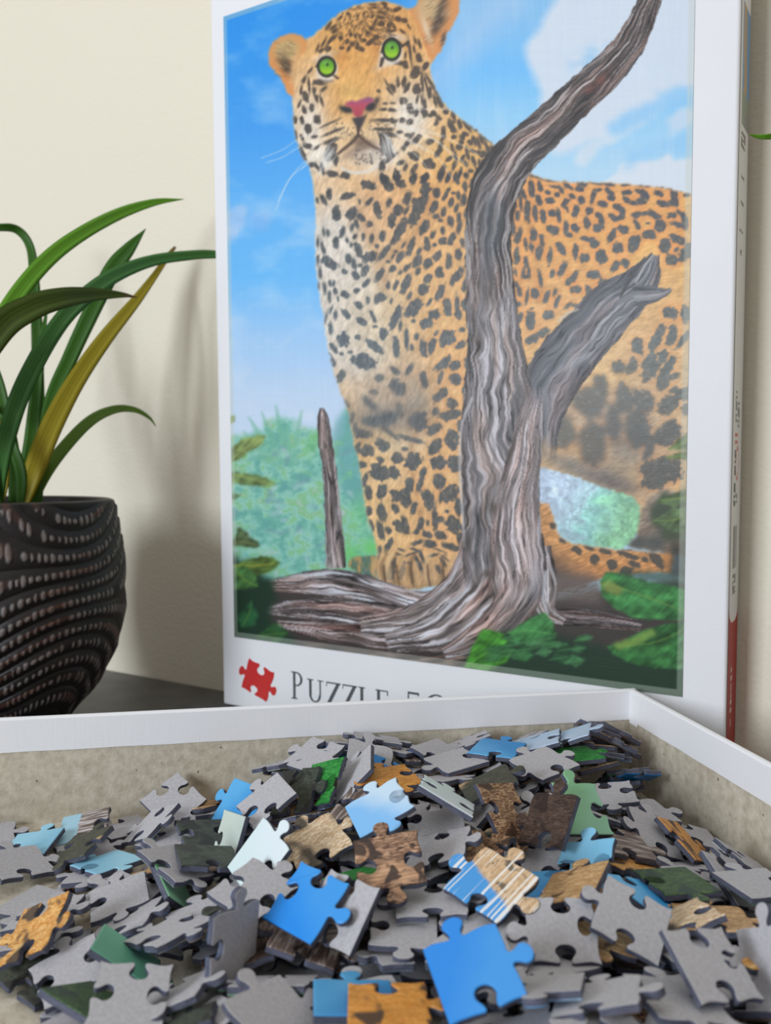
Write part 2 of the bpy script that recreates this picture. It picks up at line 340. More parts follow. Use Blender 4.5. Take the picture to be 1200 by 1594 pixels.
spots(480, 410, 6, [(115,85,45,14,90),(95,215,30,12,90),(155,235,45,14,85),(200,310,42,14,85),(205,190,22,12,80),(240,185,25,12,-80),(255,260,25,15,80),(280,330,22,10,80),(345,290,38,28,40),(340,80,25,22,0),(445,115,38,25,50),(535,70,50,25,-60),(545,185,42,20,-55),(455,255,25,20,-30),(670,110,65,25,-55),(560,345,32,16,85),(675,325,55,35,-35),(470,390,45,25,35),(605,500,50,16,65),(500,545,45,28,30),(350,470,45,22,50),(255,485,35,16,85),(215,435,30,10,-70),(165,510,60,12,-75),(210,610,42,18,85),(330,710,55,48,80),(465,690,26,22,0),(240,795,45,20,55),(315,845,18,14,0),(395,830,18,12,0),(630,780,85,32,35),(700,665,45,35,70),(625,590,20,12,0),(820,790,80,28,85),(825,490,95,32,-65),(860,585,40,14,-80),(915,190,75,32,-62),(945,305,35,16,-60),(985,420,90,45,-50),(1070,240,50,42,-30),(1115,150,50,26,-60),(920,700,85,18,88),(1015,685,30,22,-70),(970,785,25,15,80),(985,540,16,14,0),(1130,370,32,12,-55),(750,205,30,16,-85),(820,200,40,18,-65),(790,50,35,22,-60),(925,40,28,20,-45),(1025,75,35,20,-70),(860,85,20,12,-60),(775,355,20,10,-70),(1180,480,50,40,0),(1110,560,55,40,-20),(1080,790,70,30,85),(1155,770,60,30,-70)])
spots(600, 410, 6, [(505,85,45,34,80),(590,20,35,20,90),(685,105,70,30,-60),(635,155,50,20,-75),(740,210,55,18,-80),(515,270,70,30,-65),(410,365,32,14,-55),(580,415,70,32,85),(670,400,90,18,88),(680,470,50,26,80),(755,390,50,35,85),(585,690,65,65,0),(545,740,35,25,-80),(720,620,25,20,0),(705,765,55,25,-30),(480,650,25,14,-60),(1175,170,55,16,90),(1185,500,45,28,-70),(1120,530,60,20,88),(1100,725,80,18,85),(1155,695,50,14,85),(1165,820,40,18,75),(1195,370,35,12,90)])
spots(500, 550, 5, [(330,65,80,50,10),(160,175,45,25,-60),(80,50,50,18,60),(455,195,32,24,-30),(575,135,35,22,40),(690,125,40,18,-60),(600,275,65,48,50),(800,210,60,25,80),(410,300,28,18,0),(375,390,70,22,45),(400,530,60,35,0),(530,500,60,45,0),(610,430,45,20,80),(760,530,65,60,90),(240,500,40,14,-75),(270,600,50,18,80),(335,625,48,28,10),(480,715,55,35,35),(365,760,45,38,10),(285,735,35,20,-75),(465,825,28,18,30),(600,815,40,35,20),(655,745,20,15,0),(720,840,60,50,-60),(430,885,40,25,20),(320,870,28,22,0),(945,85,70,30,-42),(930,180,45,16,-72),(1040,95,35,35,0),(1045,200,36,40,0),(925,330,65,28,-40),(895,450,28,22,-60),(1020,395,40,38,0),(1010,480,75,35,-15),(880,590,60,30,-40),(1020,675,65,45,90),(885,730,65,35,-60),(915,850,50,45,0),(1140,310,85,32,90),(1135,80,45,18,90),(1085,570,40,20,85),(1040,860,55,45,90),(195,390,35,18,45),(540,620,70,14,38),(690,665,100,18,16)])
spots(500, 720, 5, [(455,75,60,50,30),(565,75,45,35,40),(340,140,45,15,-75),(370,235,48,24,90),(475,225,50,32,-80),(580,255,42,35,60),(655,275,60,35,75),(690,180,45,28,80),(795,75,35,20,-60),(770,165,50,20,-75),(920,145,52,40,90),(835,285,70,35,70),(1000,245,70,45,-50),(725,350,45,20,-75),(370,375,35,25,-75),(470,385,60,28,75),(580,360,35,20,70),(885,430,80,20,88),(925,440,32,22,0),(980,380,14,12,0),(1070,350,60,25,90),(1030,485,60,45,50),(775,475,50,22,-85),(830,470,20,12,90),(745,535,25,18,-40),(655,480,60,22,75),(605,495,50,28,60),(465,540,60,22,75),(525,530,25,18,60),(395,490,40,12,70),(830,560,35,20,20),(925,565,42,26,10),(850,635,45,26,0),(750,625,40,14,-15),(530,640,45,20,-65),(1010,655,60,22,20),(1080,590,45,20,85),(450,700,40,12,-80),(625,680,20,8,20),(610,715,20,8,20),(735,680,35,10,20),(705,710,50,6,-20),(785,730,40,12,70),(760,790,55,14,65),(630,850,60,18,-80),(550,840,70,25,-80),(690,780,20,10,0),(880,720,30,10,-15),(915,680,35,6,20),(950,770,35,12,60),(915,830,30,16,60),(965,745,30,8,40)])
spots(760, 250, 7.5, [(505,325,80,30,85),(605,300,60,25,75),(595,460,50,28,65),(695,375,30,22,40),(720,465,48,32,-10),(790,310,65,14,8),(850,340,40,18,60),(805,400,25,22,0),(935,300,55,18,30),(1070,335,40,32,10),(1105,275,40,20,30),(980,415,38,20,15),(1085,465,40,38,0),(895,500,45,28,-70),(920,560,35,12,75),(930,475,25,10,-30),(1020,600,60,32,-75),(1175,590,30,35,0),(755,615,38,32,0),(825,645,65,24,80),(640,650,75,28,85),(550,620,75,22,82),(745,810,60,42,50),(790,800,30,25,0),(910,790,70,25,88),(945,870,35,25,0),(1020,790,45,38,60),(1150,730,55,28,80),(535,850,45,32,80),(625,880,25,20,0),(560,190,70,14,20),(740,235,60,12,0),(900,235,40,10,0),(1030,245,40,10,0)])
spots(780, 370, 7.5, [(180,210,80,22,-85),(290,90,50,14,85),(265,400,70,18,-80),(325,400,70,18,85),(290,290,40,18,85),(290,460,20,40,85),(120,500,75,18,-88),(170,400,40,14,80),(185,560,40,16,80),(215,630,60,25,75),(155,760,50,22,-80),(200,780,40,28,0),(305,680,80,16,-80),(395,650,50,38,80),(460,480,90,20,80),(450,170,60,30,-75),(480,50,50,22,85),(355,110,30,18,0),(570,215,85,22,-82),(700,130,75,32,65),(600,420,50,22,-75),(715,370,90,32,-68),(870,165,70,28,88),(980,235,50,38,-30),(1080,40,60,28,20),(1100,70,40,40,0),(990,20,50,20,0),(1165,225,60,48,80),(840,470,80,32,-50),(790,520,40,32,-60),(870,600,62,38,0),(1085,435,68,45,5),(1040,650,80,40,65),(1180,570,80,40,-80),(535,690,70,28,-65),(630,640,45,25,-75),(655,750,65,22,-70),(555,905,60,48,-15),(345,960,110,45,-85),(215,940,60,28,-60),(130,920,50,22,85),(50,970,70,24,88),(780,800,45,20,-45),(860,790,40,18,0),(490,1110,70,35,-30),(360,1190,70,40,-30),(30,1210,100,22,85),(95,1150,55,18,85),(105,1320,50,20,70),(205,1190,60,15,80),(190,20,40,18,-40)])
spots(900, 260, 6, [(25,210,25,25,0),(30,310,28,32,0),(140,280,55,18,-75),(185,218,30,14,-10),(300,240,50,22,45),(310,285,35,30,0),(230,345,40,24,0),(105,410,32,25,0),(85,520,40,24,80),(190,455,28,22,60),(215,500,60,22,75),(185,565,40,30,-40),(370,380,35,24,30),(415,420,50,22,80),(335,475,50,25,35),(400,470,40,20,-20),(455,240,40,20,0),(450,305,30,22,40),(530,340,45,18,5),(600,315,55,28,-15),(625,265,50,28,60),(580,235,45,15,20),(755,250,40,22,10),(790,345,50,24,15),(900,290,65,32,85),(880,335,40,22,0),(165,155,50,10,10),(280,160,50,14,5),(445,165,40,14,0),(610,170,50,14,10),(40,160,40,18,10),(800,190,70,8,10),(900,215,50,6,10),(580,440,65,18,-8),(540,460,25,20,0),(715,450,55,28,30),(765,550,45,45,0),(655,525,18,10,0),(550,540,45,20,60),(660,630,52,38,10),(880,450,42,24,-10),(960,440,45,20,40),(995,500,65,25,80),(940,540,60,22,15),(320,640,60,28,-65),(370,755,42,42,0),(425,590,45,35,20),(520,725,70,50,-75),(65,670,40,25,10),(150,710,45,32,60),(60,850,42,36,-30),(215,840,58,48,70),(810,735,60,42,-80),(925,675,60,35,20),(920,775,20,15,-30),(1010,800,75,45,-60),(875,870,55,40,20),(345,930,50,28,-60),(440,900,40,35,20),(1020,260,28,20,0),(740,960,30,20,60),(1040,40,0,0,0)][:-1])
spots(880, 480, 5.4545, [(895,40,50,45,0),(1020,50,60,35,80),(780,250,110,35,-62),(905,240,80,38,-75),(1000,270,80,22,-55),(615,320,62,42,85),(455,500,50,45,0),(565,490,65,38,-65),(720,490,110,55,-75),(820,430,70,30,-60),(860,520,100,35,-60),(915,580,50,22,-20),(300,680,100,50,85),(160,780,90,80,0),(510,730,80,50,70),(660,780,85,70,60),(830,640,60,40,-50),(920,690,35,18,-30),(900,800,100,40,-40),(1000,720,80,35,-20)])
spots(820, 600, 4.2857, [(230,310,100,80,80),(445,380,120,80,80),(430,120,80,80,0),(660,100,80,50,80),(780,100,60,55,0),(580,250,110,45,85),(740,280,120,70,80),(820,410,80,28,-75),(940,320,80,65,-40),(945,130,75,45,-45),(1040,60,50,35,-10),(1075,160,35,30,0),(900,570,110,80,-10),(860,620,80,60,0)])
up = SPOT.copy()
dark = field([(200, (62, 60, 62)), (330, (74, 80, 86)), (520, (92, 104, 114)), (900, (78, 84, 88))], YY)
dr = field([(300, (64, 74, 88)), (420, (84, 98, 106)), (560, (104, 116, 122)), (760, (84, 92, 96))], YY)  # greyer spots lower and right: glare on the glossy film put into their colour
k = np.clip((XX-800)/60, 0, 1)[..., None]; dark = dark*(1-k)+dr*k
dark = dark*(1+.35*(tex-.5))[..., None]
flank = np.clip((XX-775)/30, 0, 1)*np.clip((520-YY)/60, 0, 1)
ros = np.clip(blur(SPOT, 6)*2.2, 0, 1)
mix((232, 142, 82), .55*ros*flank*BODY)
mix((230, 150, 96), .30*ros*(1-flank)*BODY*np.clip((XX-600)/80, 0, 1))
soft = SPOT*(.82+.25*(fbm(XX/1.6, YY/4, 61, 2)-.3)); soft = np.clip(soft, 0, 1)*BODY
hazy = np.clip(1.3*gauss(925, 665, 105, 90)+gauss(600, 635, 75, 50), 0, 1)
soft = soft*(1-hazy)+np.clip(blur(soft, 4)*(.86+.3*(st2-.5)), 0, .82)*hazy
mix(dark, soft)
# head spots and features
SPOT[:] = 0
spots(400, 0, 6, [(1160,165,30,16,10),(1165,225,30,25,30),(1105,215,35,12,-70),(1075,270,22,18,0),(1040,310,18,18,0),(1115,345,25,22,0),(1070,390,45,18,-40),(1005,375,18,16,0),(965,355,25,10,80),(920,335,20,12,80),(880,325,14,18,0),(845,390,25,12,-70),(890,415,22,20,0),(860,455,25,14,-70),(940,415,20,14,80),(970,455,40,20,20),(795,450,20,16,0),(785,355,20,18,0),(730,290,30,16,-40),(715,255,35,12,-40),(730,350,30,10,-50),(665,460,25,22,0),(690,375,50,12,-55),(625,400,50,10,-60),(570,450,30,10,-70),(600,475,25,14,-40),(780,170,30,10,-45),(855,130,18,14,0),(670,245,35,12,-55),(1170,120,35,12,15),(1100,75,30,12,0),(1100,45,35,8,0),(1040,155,18,10,0),(1080,155,22,12,-70),(1000,130,18,8,-60),(945,150,20,12,-60),(500,660,25,10,-50),(445,740,30,14,-70),(490,800,60,10,85),(535,850,35,14,85),(590,775,50,20,10),(620,755,60,12,0),(415,850,35,10,-80),(455,880,25,14,40),(630,830,30,14,-40),(550,770,30,10,-40)])
spots(540, 0, 6, [(320,165,35,16,10),(330,120,35,12,20),(370,75,30,14,40),(470,90,35,18,-30),(350,40,28,15,20),(260,70,30,10,0),(255,45,35,8,0),(475,180,30,22,20),(540,195,25,18,0),(430,235,35,14,50),(395,240,20,20,0),(395,290,22,18,0),(435,290,28,10,-10),(525,300,30,10,40),(580,250,25,8,60),(590,480,110,12,82),(575,420,35,16,70),(630,460,30,10,80),(680,410,35,12,75),(640,380,30,10,70),(675,545,35,22,70),(550,515,25,10,-80),(550,605,35,22,80),(490,590,55,18,10),(640,680,60,35,-55),(480,770,35,16,85),(535,765,45,18,-75),(565,820,40,18,-60),(655,830,40,30,85),(740,620,35,20,-60),(705,760,90,12,85),(740,780,80,10,75),(775,850,50,14,-80),(430,820,35,20,60),(800,800,100,14,58),(380,790,50,8,60),(400,850,40,10,50),(300,850,16,14,0)])
spots(440, 130, 6, [(215,125,45,22,70),(320,140,28,16,80),(365,160,45,12,75),(275,225,32,20,85),(205,245,35,18,75),(325,335,38,26,80),(240,430,45,26,85),(185,345,32,18,85),(120,340,35,16,85),(160,190,30,10,-70),(175,65,35,12,-80),(250,40,45,8,85),(300,70,25,10,-80),(125,480,40,12,80),(185,510,30,12,60),(235,585,40,22,20),(190,660,60,20,65),(300,500,25,15,0),(320,600,30,12,-40),(265,760,25,18,0),(325,780,35,16,60),(375,800,50,14,80),(470,455,85,12,-22),(450,370,70,7,-25),(460,535,60,16,-20),(455,650,75,45,-80),(500,720,40,20,90),(465,845,50,25,15),(590,855,40,30,0),(945,245,28,14,0),(1020,250,35,16,10),(960,345,100,15,0),(1030,350,30,22,20),(940,430,80,15,2),(990,480,70,20,10),(970,580,110,45,75),(1130,165,28,28,0),(960,190,18,10,0),(1030,185,20,8,0),(1165,40,45,18,-60),(1200,240,40,20,80),(1125,345,25,22,0),(1195,360,25,20,0),(1180,480,30,16,0),(1150,580,40,16,-60),(1095,455,25,16,0),(930,775,40,22,90),(1110,740,35,20,-20),(1010,700,60,14,-40),(1075,865,45,30,80),(945,885,40,25,60),(1150,780,30,14,-70),(900,75,14,14,0)])
spots(600, 130, 6, [(170,165,32,28,0),(200,40,40,16,-60),(290,50,40,28,85),(300,145,35,12,-80),(345,160,40,12,80),(370,200,45,16,85),(230,240,38,24,80),(290,275,30,16,-70),(365,275,40,24,80),(410,90,50,18,85),(465,165,50,14,75),(515,180,50,22,70),(565,265,25,20,0),(455,280,25,20,30),(500,320,25,16,50),(480,365,28,18,-70),(420,300,22,14,0),(545,455,55,18,88),(535,515,30,16,-70),(230,360,25,22,0),(160,350,22,18,0),(250,485,30,14,-50),(300,520,45,22,-50),(190,580,40,16,-50),(415,545,35,22,-30),(515,585,40,16,-60),(500,635,45,22,-65),(270,680,45,32,30),(410,750,50,42,35),(270,800,50,18,-60),(150,735,30,18,-20),(105,860,45,28,85),(365,880,40,30,-45),(265,880,30,22,-20),(525,835,65,24,-65),(590,870,45,16,-70),(620,400,55,28,60),(640,320,50,16,75),(695,385,35,20,70),(720,505,25,22,0),(750,475,28,16,20),(710,550,20,18,0),(690,595,25,22,0),(640,500,20,18,0),(795,555,25,18,50),(830,530,45,16,70),(875,565,50,14,70),(900,530,40,14,70),(760,400,60,12,50),(770,370,30,18,30),(830,420,50,16,40),(930,510,60,12,35),(960,620,70,16,70),(1005,620,35,18,60),(905,660,35,26,20),(925,725,24,18,0),(825,725,40,16,75),(770,660,50,14,80),(720,700,30,16,-60),(750,745,25,14,60),(660,690,50,14,80),(640,770,50,14,-75),(595,705,28,18,-40),(625,600,30,14,80),(880,750,35,12,85),(800,820,28,18,0),(755,855,24,18,0),(695,845,45,16,-70),(865,815,30,16,60),(835,640,45,14,20),(655,870,35,12,-75)])
for q in range(260):
    h1 = hsh(np.int64(q), np.int64(11), 1); h2 = hsh(np.int64(q), np.int64(12), 2)
    x = 525+90*h1; y = 10+60*h2
    spots(x, y, 6, [(0, 0, 10+8*h1, 5, -55 if x < 565 else 20)], .8)
for q in range(60):
    h1 = hsh(np.int64(q), np.int64(21), 1); h2 = hsh(np.int64(q), np.int64(22), 2)
    spots(552+60*h1, 232+24*h2, 6, [(0, 0, 10, 6, 80)], .6)
    spots(520+100*h1, 190+26*h2, 6, [(0, 0, 6, 4, 0)], .6)
mix(field([(0, (74, 56, 44)), (120, (70, 62, 58)), (280, (66, 66, 70))], YY), np.clip(SPOT*(.86+.2*(tex-.5)), 0, 1)*BODY)
# ears
EL = pmask([(448, 146), (442, 130), (437, 122), (428, 112), (419, 98), (418, 84), (424, 68), (438, 57), (454, 52), (468, 56), (478, 61), (476, 80), (462, 95), (457, 120), (458, 150)], 1, 2, 70, 3)
mix((226, 150, 86), EL)
mix((198, 168, 116), EL*np.clip(1.5*gauss(447, 78, 20, 17, -25), 0, 1))
mix((74, 62, 52), EL*np.clip(1.2*gauss(446, 103, 9, 17, -30), 0, 1)*.9)
mix((230, 190, 140), EL*gauss(459, 108, 6, 24, 10)*.9)
ER = pmask([(636, 16), (648, 8), (656, -4), (670, -22), (690, -30), (708, -20), (716, 2), (714, 20), (706, 38), (696, 52), (692, 68), (686, 80), (672, 97), (664, 80), (650, 40)], 1, 2, 71, 3)
mix((222, 150, 90), ER)
mix((204, 172, 128), ER*np.clip(1.4*gauss(672, 14, 22, 24, -25), 0, 1))
mix((70, 60, 54), ER*np.clip(1.1*gauss(682, 38, 8, 22, 30)+.8*gauss(690, 5, 6, 26, 25), 0, 1)*.85)
mix((228, 204, 174), ER*gauss(664, 46, 5, 24, -18)*.9)
mix((60, 60, 66), ER*gauss(691, 62, 4, 10, 15))
for q in range(70):
    h1 = hsh(np.int64(q), np.int64(31), 1); h2 = hsh(np.int64(q), np.int64(32), 2)
    x = 655+42*h1; y = -20+90*h2
    stroke([(x, y, .5), (x+8, y-3-4*h1, .4)], [(236, 214, 180), (86, 70, 58)][q % 2], .45)
    x = 424+30*h1; y = 62+55*h2
    stroke([(x, y, .5), (x+9, y+3, .4)], [(232, 202, 150), (92, 76, 58)][q % 2], .4)
# fine light and dark hairs over the whole coat
for q in range(2600):
    h1, h2, h3, h4 = (float(hsh(np.int64(q), np.int64(70+i), i)) for i in range(4))
    x = 450+640*h1; y = 5+880*h2
    ix_, iy_ = int((x-OX)/ST), int((y-OY)/ST)
    if not (0 <= ix_ < PW and 0 <= iy_ < PH) or BODY[iy_, ix_] < .9: continue
    a = (1.9 if x < 560 else 1.2) if y > 240 else (math.atan2(y-110, x-555))
    if x > 770: a = .35+.5*h4
    l = 4+5*h3; c_ = fur[iy_, ix_]*255*(1.14 if h4 > .4 else .78)
    stroke([(x, y, .5), (x+l*math.cos(a), y+l*math.sin(a), .3)], tuple(np.minimum(c_, 255)), .4)
# eyes
for cx, cy, rx, ry, a in [(509, 104, 12.2, 13.6, 0), (610, 77.5, 12.2, 14.6, 12)]:
    mix((232, 222, 208), .75*np.clip((1.62-np.sqrt(((XX-cx)/rx)**2+((YY-cy-3)/ry)**2))*3, 0, 1))
    mix((46, 46, 40), np.clip((1.34-np.sqrt(((XX-cx)/(rx))**2+((YY-cy)/(ry))**2))*6, 0, 1))
    e = np.sqrt(((XX-cx)/rx)**2+((YY-cy)/ry)**2)
    iris = field([(-1, (86, 138, 66)), (-.1, (110, 176, 44)), (.6, (160, 208, 44)), (1, (120, 180, 40))], (YY-cy)/ry)
    mix(iris, np.clip((1-e)*6, 0, 1))
    mix((44, 66, 34), np.clip((3.0-np.hypot(XX-cx-1, YY-cy+3))*.7, 0, 1))
    mix((150, 200, 120), .5*gauss(cx-3, cy-6, 3, 2.5))
stroke([(518, 116, 1.5), (526, 122, 2.5)], (90, 70, 60), .8)
stroke([(596, 92, 3), (593, 103, 2)], (66, 58, 54), .9, 2)
stroke([(626, 72, 2.5), (637, 66, 1.2)], (60, 54, 50), .9, 2)
stroke([(493, 104, 1.8), (498, 96, 1.6), (508, 90, 1.4), (518, 93, 1.4)], (56, 50, 46), .9)
stroke([(594, 82, 1.4), (600, 66, 1.6), (612, 60, 1.6), (624, 68, 1.8)], (50, 46, 42), .9)
# nose, mouth and chin
mix((56, 54, 58), np.clip(gauss(541, 171, 9, 5, 12)*1.5+gauss(577, 166, 9, 7, -25)*1.6, 0, 1))
mix((58, 54, 56), .9*np.clip(gauss(533, 169, 5, 3, 40)+gauss(587, 157, 4, 6, 25), 0, 1))
NO = pmask([(537, 165), (541, 158), (549, 157), (555, 158), (565, 154), (574, 151), (581, 153), (583, 158), (573, 163), (567, 171), (564, 181), (556, 184), (551, 179), (549, 170), (543, 166)], 1)
mix(field([(150, (130, 86, 124)), (158, (170, 86, 118)), (166, (192, 80, 98)), (182, (176, 70, 84))], YY), NO)
mix((70, 64, 68), pmask([(548, 184), (566, 181), (573, 176), (566, 192), (559, 206), (557, 206), (553, 194)], 1))
stroke([(558, 200, 2.2), (558, 212, 1.6)], (80, 62, 54), .95, 2)
stroke([(558, 211, 2.6), (548, 222, 2.6), (536, 232, 2.4), (526, 240, 2)], (74, 60, 54), .85, 3)
stroke([(558, 211, 2.6), (568, 219, 2.4), (579, 227, 2), (590, 232, 1.2)], (84, 64, 56), .8, 3)
mix((96, 76, 66), .6*gauss(560, 222, 12, 9))
stroke([(532, 262, 2), (545, 268, 2.4), (560, 269, 2.6), (575, 266, 2.4), (588, 258, 1.6)], (226, 222, 214), .8, 3)
# whiskers
for l, sc, ox, oy in [([(100,375),(440,520),(560,600),(760,760)],6,600,130),([(100,400),(330,470),(500,550),(680,740)],6,600,130),([(90,480),(300,570),(480,680),(630,890)],6,600,130),([(80,520),(250,640),(380,770),(440,880)],6,600,130),([(110,265),(250,250),(400,240),(620,245)],6,600,130),([(100,240),(200,215),(300,205)],6,600,130),([(110,380),(500,490),(700,570),(860,660)],6,600,130),([(60,580),(110,680),(140,850)],6,600,130),([(100,395),(300,430),(560,490)],6,600,130),([(95,470),(260,560),(400,640)],6,600,130),
    ([(350,440),(180,500),(0,620),(-200,700)],6,440,130),([(340,500),(150,600),(0,690),(-150,740)],6,440,130),([(350,640),(200,740),(80,880),(-40,1100)],6,440,130),([(360,670),(230,760),(60,900),(-60,1180)],6,440,130),([(500,520),(400,600),(340,640)],6,440,130),([(480,600),(400,740),(360,860)],6,440,130),([(440,650),(380,760),(330,880)],6,440,130),([(360,620),(260,700),(180,800)],6,440,130),([(950,460),(1000,560),(1060,680)],6,440,130),([(930,500),(960,620),(950,700)],6,440,130),([(960,360),(1060,420),(1200,470)],6,440,130),([(910,450),(990,520),(1030,580)],6,440,130)]:
    stroke([(ox+a/sc, oy+b/sc, .55) for a, b in l], (238, 238, 234), .62, 1.2)
for q in range(46):
    h1 = hsh(np.int64(q), np.int64(41), 1); h2 = hsh(np.int64(q), np.int64(42), 2)
    stroke([(505+20*h1, 226+22*h2, .6), (497+18*h1, 240+26*h2, .4)], (222, 222, 218), .4)
    stroke([(594+18*h1, 208+22*h2, .6), (599+18*h1, 226+30*h2, .4)], (222, 222, 218), .35)
    stroke([(615+40*h1, 150+60*h2, .7), (611+38*h1, 160+62*h2, .4)], (230, 220, 208), .3)
# far hind leg, tail and the gap
mix(IMG2, GAP)
TA = pmask([(838, 784), (852, 782), (862, 806), (872, 836), (890, 846), (930, 852), (970, 856), (1000, 858), (1050, 862), (1046, 892), (1000, 892), (940, 900), (870, 920), (846, 940), (836, 880)], 1, 2, 76, 4)
tf = field([(800, (200, 150, 104)), (850, (214, 158, 104)), (890, (206, 146, 96)), (930, (120, 96, 80))], YY)*(1+.5*(st2-.5))[..., None]
mix(tf, TA)
mix((96, 84, 80), TA*np.clip((900-XX)/70+(YY-868)/50, 0, 1)*.95)
SPOT[:] = 0
spots(820, 740, 4.444, [(245,450,20,16,0),(350,520,30,20,30),(435,500,30,14,20),(545,525,40,16,15),(470,580,25,30,0),(595,615,30,35,0),(690,505,40,15,10),(700,550,60,16,20),(745,615,40,18,20),(815,580,22,14,20),(910,590,70,28,40),(690,660,35,25,0),(180,350,20,16,0)])
mix((84, 82, 80), SPOT*.9*TA)
HL = pmask([(1000, 790), (1012, 770), (1035, 760), (1060, 770), (1090, 780), (1090, 870), (1045, 862), (1000, 856), (975, 852), (990, 835), (998, 812)], 2, 4, 77, 6)
mix(field([(770, (176, 158, 142)), (820, (150, 132, 118)), (860, (140, 116, 96))], YY)*(1+.5*(st2-.5))[..., None], HL)
mix((84, 90, 90), HL*np.clip(gauss(990, 845, 16, 14)+gauss(1022, 845, 20, 16)+gauss(1040, 800, 26, 20), 0, 1)*.9)
mix((66, 62, 60), pmask([(548, 868), (560, 864), (588, 866), (588, 902), (560, 892), (544, 884)], 1, 2)*.0+pmask([(545, 872), (556, 866), (588, 866), (590, 902), (560, 892), (542, 882)], 1, 2, 78)*.55)
mix((206, 158, 100), pmask([(545, 872), (556, 866), (588, 866), (590, 902), (560, 892), (542, 882)], 1, 2, 78)*np.clip((fbm(XX/5, YY/14, 79)-.42)*4, 0, .8))
for x0, c in [(596, (120, 98, 76)), (612, (104, 86, 70)), (622, (204, 164, 118)), (640, (116, 92, 72)), (664, (216, 184, 144)), (688, (130, 108, 88)), (604, (226, 196, 150)), (584, (220, 186, 140))]:
    stroke([(x0+6, 862, 3), (x0-1, 880, 4), (x0+2, 905, 3)], c, .5, 4)
for x0 in (598, 618, 640, 666, 690):
    stroke([(x0, 880, 1.2), (x0+1, 896, 1.8), (x0+4, 912, 1.2)], (84, 66, 54), .7, 3)
    stroke([(x0+9, 876, 2), (x0+10, 892, 3), (x0+11, 906, 2)], (222, 184, 140), .5, 4)
mix((86, 74, 66), .45*pmask([(600, 905), (640, 914), (690, 905), (712, 888), (712, 925), (600, 925)], 5)*BODY)

# wood
def wood(pts, k, lo=(80, 74, 74), mid=(138, 124, 120), hi=(206, 200, 202), warm=(150, 112, 98), freq=1., con=1., rough=2., fade=3, fade2=3):
    r = near(pts)
    if r is None: return
    sl, d, t, s, w = r
    v = s/np.maximum(w, 1)
    edge = rough*(2*fbm(t/9, v*2, k)-1)
    m = np.clip((w+edge-d)/1.6+.5, 0, 1)*np.clip(t/fade, 0, 1)*np.clip((t.max()-t)/fade2, 0, 1)
    wv = v+.5*(fbm(t/60, v*1.1, k+1, 2)-.5)+.16*(fbm(t/17, v*2, k+2, 2)-.5)
    g1 = fbm(t/130, wv*5*freq, k+3, 3); g2 = fbm(t/34, wv*15*freq, k+4, 3); g3 = fbm(t/120, wv*2.5*freq, k+5, 2); g4 = vn(t/45, wv*9*freq, k+6)
    val = np.clip(.47+((g1-.5)*1.9+(g2-.5)*1.1)*con, 0, 1)
    col = field([(0, lo), (.35, tuple(.5*np.array(lo)+.5*np.array(mid))), (.55, mid), (.85, hi), (1, hi)], val)
    wm = np.clip((g3-.47)*3.2, 0, 1)[..., None]*.7
    col = col*(1-wm)+(c3(warm)*(.62+.76*val[..., None]))*wm
    cr = np.clip((.16-np.abs(g4-.36))*9, 0, 1)*np.clip((.55-g2)*6, 0, 1)
    col = col*(1-.5*con*cr[..., None])
    hl = np.clip((.12-np.abs(g4-.66))*9, 0, 1)*np.clip((g2-.45)*5, 0, 1)*.55*con
    col = col*(1-hl[..., None])+c3(hi)*hl[..., None]
    col = col*np.clip(1.1-.3*np.clip(v, -1, 1)**2, .4, 1.2)[..., None]
    IMG[sl] = IMG[sl]*(1-m[..., None])+np.clip(col, 0, 1)*m[..., None]
# log along the bottom
mix((70, 64, 62), pmask([(354, 930), (430, 905), (520, 890), (570, 910), (620, 928), (700, 922), (860, 930), (1090, 900), (1090, 1120), (354, 1110)], 3, 4, 80, 10))
wood([(398, 914, 4), (440, 910, 12), (500, 906, 20), (550, 912, 22), (600, 926, 20), (650, 942, 22), (700, 940, 30), (760, 920, 46), (800, 905, 40)], 90, (84, 80, 82), (162, 152, 154), (210, 214, 226), (146, 116, 106), .8)
wood([(412, 950, 5), (460, 948, 14), (520, 950, 20), (590, 962, 24), (660, 972, 26), (730, 962, 36), (800, 940, 38)], 91, (72, 66, 68), (154, 140, 138), (208, 208, 218), (148, 110, 100), .9)
wood([(430, 972, 6), (480, 978, 11), (560, 990, 20), (640, 1000, 24), (700, 1000, 26), (740, 990, 20)], 92, (54, 48, 48), (118, 98, 94), (182, 172, 174), (136, 98, 90), .8)
mix((62, 54, 54), .75*pmask([(440, 985), (520, 1000), (560, 985), (575, 1015), (620, 1030), (560, 1030), (440, 1010)], 7, 8, 94, 9))
mix((60, 58, 54), .8*pmask([(660, 1035), (690, 1010), (740, 985), (760, 1000), (740, 1060), (660, 1050)], 8, 8, 95, 9))
wood([(840, 960, 6), (880, 960, 14), (940, 965, 12), (1000, 975, 8)], 93, (62, 58, 60), (110, 98, 98), (150, 142, 146), (120, 90, 82), .8)
mix((112, 102, 98), .9*pmask([(845, 890), (930, 900), (940, 945), (880, 935), (850, 940)], 7, 5, 96, 8)*(.7+.6*st2))
lg = fbm(XX/40, (YY+.12*XX)/5, 190, 4); mix(field([(0, (46, 42, 42)), (.5, (104, 84, 78)), (1, (170, 140, 128))], np.clip((lg-.5)*2.2+.42, 0, 1)), .8*pmask([(480, 1000), (560, 1015), (640, 1022), (720, 1010), (745, 1000), (735, 1085), (560, 1040), (430, 1010)], 5, 6, 191, 9))
# standing stick
wood([(501, 634, 2.5), (504, 655, 9), (507, 690, 11), (512, 720, 11), (517, 770, 12), (520, 820, 14), (524, 886, 16)], 97, (96, 90, 92), (160, 152, 152), (208, 204, 210), (140, 120, 116), .5)
